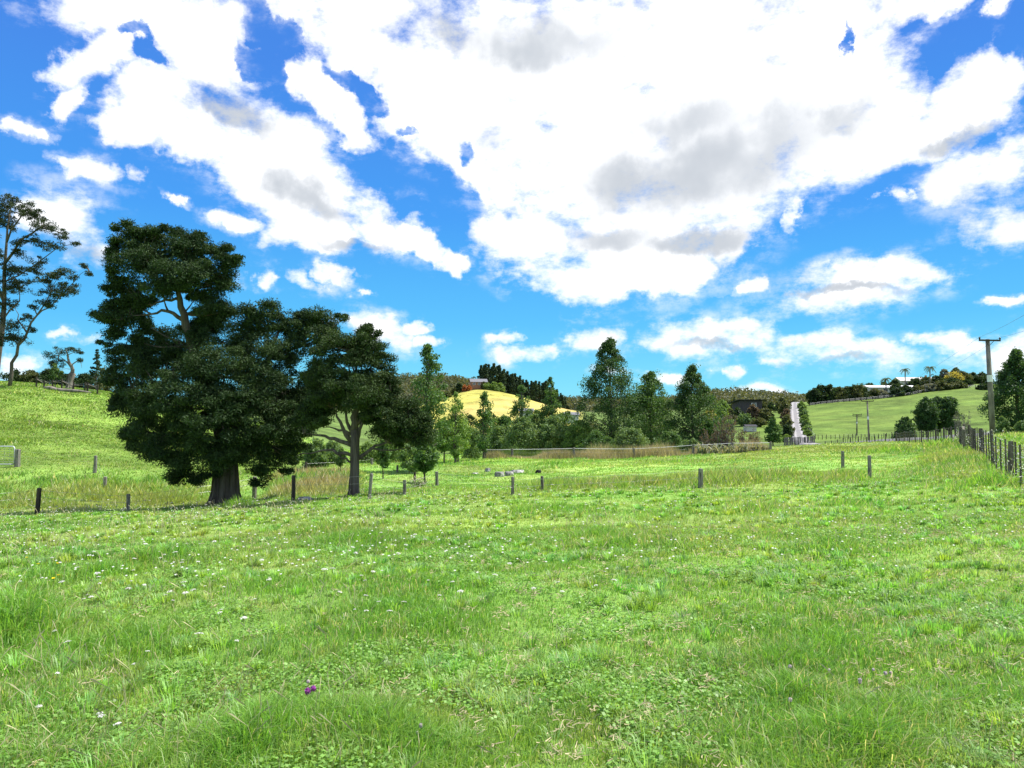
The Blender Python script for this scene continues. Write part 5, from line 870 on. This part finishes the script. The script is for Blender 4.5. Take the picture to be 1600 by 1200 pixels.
for px, Y, top, wd, c, lb in [(726,492,601.5,8,'orange','small orange shrub left of the house on the yellow hill'),(733,490,602,8,'orange','orange shrub touching the yellow-hill house'),(717,500,598,14,'dark','dark tree left of the orange shrubs on the yellow hill'),(710,500,604,14,'olive','olive tree further down the left side of the yellow hill top'),(762,492,598,14,'light','bright green hedge shrub just right of the yellow-hill house'),(772,492,596.5,16,'light','bright green hedge shrub in the middle right of the yellow-hill house'),(782,494,598,14,'light','bright green hedge shrub at the right end beside the yellow-hill house'),(756,496,596,10,'olive','dark green shrub behind the right end of the yellow-hill house'),(698,470,612,22,'olive','tree on the left shoulder of the yellow hill'),(680,460,622,26,'olive','tree lower on the left shoulder of the yellow hill')]:
    tree('hill_shrub', lb, 'shrub', px, Y, top, wd, 'bush', 0, c, 26, 46, .8, sp=.4, group='shrubs round the yellow-hill house', trunk=False)

# ------------------------------------------------------------------ boulders
def boulder(label, px, py, wpx, hpx, seed, mat='rock', name='boulder'):
    import bmesh
    b = hit(px, py, 24, 60); k = b[1] / 1163; bm = bmesh.new(); bmesh.ops.create_icosphere(bm, subdivisions=4, radius=1); g = random.Random(seed); off = g.uniform(0, 50)
    from mathutils import noise as mn
    for v in bm.verts:
        d = v.co.normalized(); f = 1 + .35 * mn.noise(d * 1.3 + Vector((off, 0, 0))) + .12 * mn.noise(d * 4 + Vector((0, off, 0))); q = d * f; q = Vector((max(min(q.x, .8), -.85), q.y, min(q.z, .72))); v.co = (q.x * wpx * k * .55, q.y * wpx * k * .4, q.z * hpx * k * .9)
    me = bpy.data.meshes.new(name); bm.to_mesh(me); bm.free(); me.polygons.foreach_set('use_smooth', np.ones(len(me.polygons), bool)); o = link(name, me, M[mat], None, (0, 0, 0)); o.location = (b[0], b[1], b[2] + hpx * k * .12); o.rotation_euler.z = g.uniform(-.4, .4); return tag(o, label, 'rock')
boulder('grey boulder with angular top, largest on the mound', 781, 745, 16, 10, 1)
boulder('pale whitish low boulder right beside the largest grey one', 796, 743, 14, 8, 2)
boulder('long flat grey rock slab at the right of the boulder group', 808, 739, 24, 6, 3)
boulder('small dark rock left and above the boulder group', 762, 737, 9, 7, 4)
boulder('flat small stone at the far left of the boulder group', 742, 741, 12, 3, 5)
boulder('black rounded rock on its own right of the boulder group', 841, 739, 9, 6, 6, 'darkrock')
boulder('flat grey stone slab lying by the fence between the evergreens', 478, 782, 26, 7, 7)

# ------------------------------------------------------------------ flowers
def flower_mesh(kind, seed, h, rad):
    g = np.random.default_rng(seed); V = []; C = []; n = 46 if kind == 'yarrow' else 60
    for i in range(n):
        if kind == 'yarrow': a = g.uniform(0, 6.28); r_ = rad * g.random() ** .5; p = np.array([math.cos(a) * r_, math.sin(a) * r_, h - (r_ / rad) ** 2 * rad * .35]); s = rad * .24; nr = np.array([g.normal(0, .3), g.normal(0, .3), 1])
        elif kind == 'buttercup': a = 6.28 * i / 6; r_ = rad * .5; p = np.array([math.cos(a) * r_, math.sin(a) * r_, h + rad * .15]); s = rad * .5; nr = np.array([-math.cos(a) * .5, -math.sin(a) * .5, 1])
        else: d = g.normal(size=3); d /= np.linalg.norm(d); p = np.array([0, 0, h]) + d * rad * .8; s = rad * .45; nr = d + g.normal(0, .3, 3)
        nr = nr / np.linalg.norm(nr); u = np.cross(nr, [1, .2, 0]); u /= np.linalg.norm(u); v = np.cross(nr, u); V += [p - u * s, p + v * s, p + u * s, p - v * s]
        base = {'yarrow': (0.74, 0.72, 0.68), 'buttercup': (0.8, 0.6, 0.02), 'clover': (0.66, 0.56, 0.57), 'purple': (0.42, 0.10, 0.42)}[kind]; C += [np.array(base) * g.uniform(.8, 1.1)] * 4
        if kind == 'buttercup' and i == 5: break
    head = npmesh('flower_head', np.array(V), np.arange(len(V)).reshape(-1, 4), 4, np.array(C)); mb = MB(); mb.tube([(0, 0, -.02), (.004, .003, h * .5), (0, 0, h * .985)], [.0016, .0013, .001], 5)
    if kind == 'yarrow':
        for a in (0.3, 1.6, 2.9, 4.1, 5.4): mb.tube([(0, 0, h * .86), (math.cos(a) * rad * .6, math.sin(a) * rad * .6, h - rad * .16)], .0008, 4)
    stem = mb.mesh('stem'); return head, stem
M['stem'] = mat_noise('stem', (0.08, 0.12, 0.03), (0.14, 0.18, 0.05), 20)
def protos(kind, k, h, rad):
    r_ = []
    for i in range(k):
        hd, st = flower_mesh(kind, 200 + i, h * (1 + .2 * i), rad * (1 + .15 * i)); hd.materials.append(M['petal']); st.materials.append(M['stem']); r_.append((hd, st, h * (1 + .2 * i)))
    return r_
PY = protos('yarrow', 4, .17, .022); PB = protos('buttercup', 1, .16, .017); PC = protos('clover', 2, .12, .013); PP = protos('purple', 2, .10, .02)
first = {}
def flower(pr_, kind, p, label, cat, group, sc_=1.0):
    hd, st, h = pr_; key = hd.name
    if key not in first:
        r_ = empty(kind, p, label, cat, group); a = bpy.data.objects.new('flower_head', hd); b = bpy.data.objects.new('stem', st)
        for q in (a, b): COL.objects.link(q); q.parent = r_
        first[key] = (r_, a, b)
    else:
        r0, a0, b0 = first[key]; r_ = r0.copy(); COL.objects.link(r_)
        for q in (a0, b0): c = q.copy(); COL.objects.link(c); c.parent = r_
        r_.location = tuple(p); r_['label'] = label; r_['group'] = group
    r_.rotation_euler = (rf.gauss(0, .12), rf.gauss(0, .12), rf.uniform(0, 6)); r_.scale = (sc_,) * 3; return r_
rf = random.Random(17); cnt = 0; pts = []
for (a, b) in [(110,1035),(85,1068),(227,1038),(215,1053),(60,1128),(157,1146),(160,1155),(148,924),(103,934),(321,925),(268,951),(290,935),(203,922),(90,998),(377,1000),(362,1023),(345,970),(348,978),(306,1034),(188,1170),(143,871),(150,871),(203,867),(204,892),(230,905),(92,890),(310,895),(628,964),(594,958),(607,985),(555,960),(570,977),(565,918),(575,920),(580,912),(548,865),(719,960)]: pts.append((a, b))
pts.sort(); NEAR = len(pts)
while len(pts) < 300:
    u = rf.random()
    if u < .45: a, b = rf.uniform(-20, 760), 770 + abs(rf.gauss(0, 14)) + 12
    elif u < .72: a, b = rf.uniform(-20, 500), rf.uniform(800, 960)
    elif u < .88: a, b = rf.uniform(500, 1000), rf.uniform(790, 960)
    else: a, b = rf.uniform(700, 1100), rf.uniform(765, 790)
    pts.append((a, b))
for qi, (a, b) in enumerate(pts):
    p = hit(a, b + 8, 2, 40)
    near_ = 'in the near left grass' if b > 860 and a < 500 else ('in the field before the evergreens' if a < 760 else 'in the middle of the field')
    fp_ = PY[rf.randrange(4)]; flower(fp_, 'yarrow_flower', p, (ordinal(qi) + ' from the left among the largest near white yarrow heads') if qi < NEAR else ('small flat white yarrow flower head ' + near_), 'flower', ('largest near white yarrow flowers' if qi < NEAR else 'small white yarrow flowers ' + near_), rf.uniform(.5, .95) * (1.0 + max(0, p[1] - 10) * .035)); cnt += 1
for i, ((a, b), lb) in enumerate(zip([(42,888),(59,899),(84,898),(88,920),(83,922)], ['leftmost of the yellow buttercups','second yellow buttercup from the left','uppermost right yellow buttercup','rightmost low yellow buttercup','yellow buttercup just left of the rightmost'])): flower(PB[0], 'buttercup_flower', hit(a, b + 10), lb + ', near left grass', 'flower', 'yellow buttercups at left', 1.3)
flower(PP[0], 'clover_flower', hit(484, 1106), 'large purple clover head low in the grass', 'flower', 'purple clover heads', 1.0); flower(PP[1], 'clover_flower', hit(490, 1103), 'purple clover head touching the larger purple one on its right', 'flower', 'purple clover heads', .8); flower(PC[0], 'clover_flower', hit(477, 1094), 'small pink clover head above the purple pair', 'flower', 'purple clover heads', .9)
for qi, (a, b) in enumerate(sorted([(1262,1096),(1280,1092),(1279,1108),(1235,1121),(1363,1137),(1368,1061),(1337,1078),(1389,1072),(1393,1062),(1339,1084),(1291,1063),(1234,1065),(545,1127),(543,1138),(651,1158),(656,1165)])):
    flower(PC[rf.randrange(2)], 'clover_flower', hit(a, b + 8), ordinal(qi) + ' pale pink clover head from the left in the foreground grass', 'flower', 'pale clover heads in the foreground', rf.uniform(.6, .85))
# far flower specks
g = np.random.default_rng(3); n = 1900; px = g.uniform(-50, 1600, n); Y = g.uniform(8, 29, n); keep = g.random(n) < np.where(px < 800, 1.0, .4); px, Y = px[keep], Y[keep]; n = len(px); x = X(px, Y); z = H(x, Y) + g.uniform(.12, .3, n); s = .016
P_ = np.stack([x, Y, z], -1); V_ = np.stack([P_ + np.array(q) * s for q in ((-1,0,0),(0,-.6,-.35),(1,0,0),(0,.6,.45))], 1).reshape(-1, 3)
tag(link('wildflowers', npmesh('wildflowers', V_, np.arange(n * 4).reshape(-1, 4), 4, np.tile(np.array([[.7, .69, .64]]), (n * 4, 1))), M['petal']), 'tiny white wildflower specks scattered through the far field grass', 'wildflowers', kind='stuff')
# white flowering weeds by the right fence and the pale bush at the middle fence
def speck_bush(name, label, cat, c, r, n, size, seed, col=(.72, .70, .62)):
    g = np.random.default_rng(seed); c = np.array(c); root = empty(name, c, label, cat); v, f, cc_ = leaves([c + np.array([0, 0, r[2] * .6])], [r], n * 2, size * 1.6, seed, (0.07, 0.12, 0.03), (0.17, 0.22, 0.07), asp=.3, hollow=.05); link('foliage', npmesh('foliage', v, f, 4, cc_), M['grass'], root)
    v, f, cc_ = leaves([c + np.array([0, 0, r[2] * .75])], [np.array(r) * 1.0], n, size, seed + 1, tuple(q * .8 for q in col), col, asp=.8, hollow=.3); link('flowers', npmesh('flowers', v, f, 4, cc_), M['petal'], root)
speck_bush('flowering_bush', 'small pale pinkish bush by the sapling and the middle fence posts', 'bush', ground(654, 31), (.42, .4, .3), 240, .05, 1, (.62, .50, .42))
i = 0
for Y, lb in ((15.5,'nearest the camera at the right edge'),(17.2,'second along the right fence'),(19.2,'third, by the thick leaning post'),(22,'fourth along the right fence'),(25,'fifth along the right fence'),(29,'sixth along the right fence'),(36,'seventh along the right fence'),(46,'farthest, at the fence corner')):
    p = np.array([fx(Y) + .45, Y, 0]); p[2] = float(H(p[0], p[1])); i += 1; speck_bush('flowering_weed', 'tall white-flowered weeds at the fence, ' + lb, 'weeds', p, (.5, .9, .6), 150 if Y < 40 else 260, .035 + Y * .0006, 20 + i)
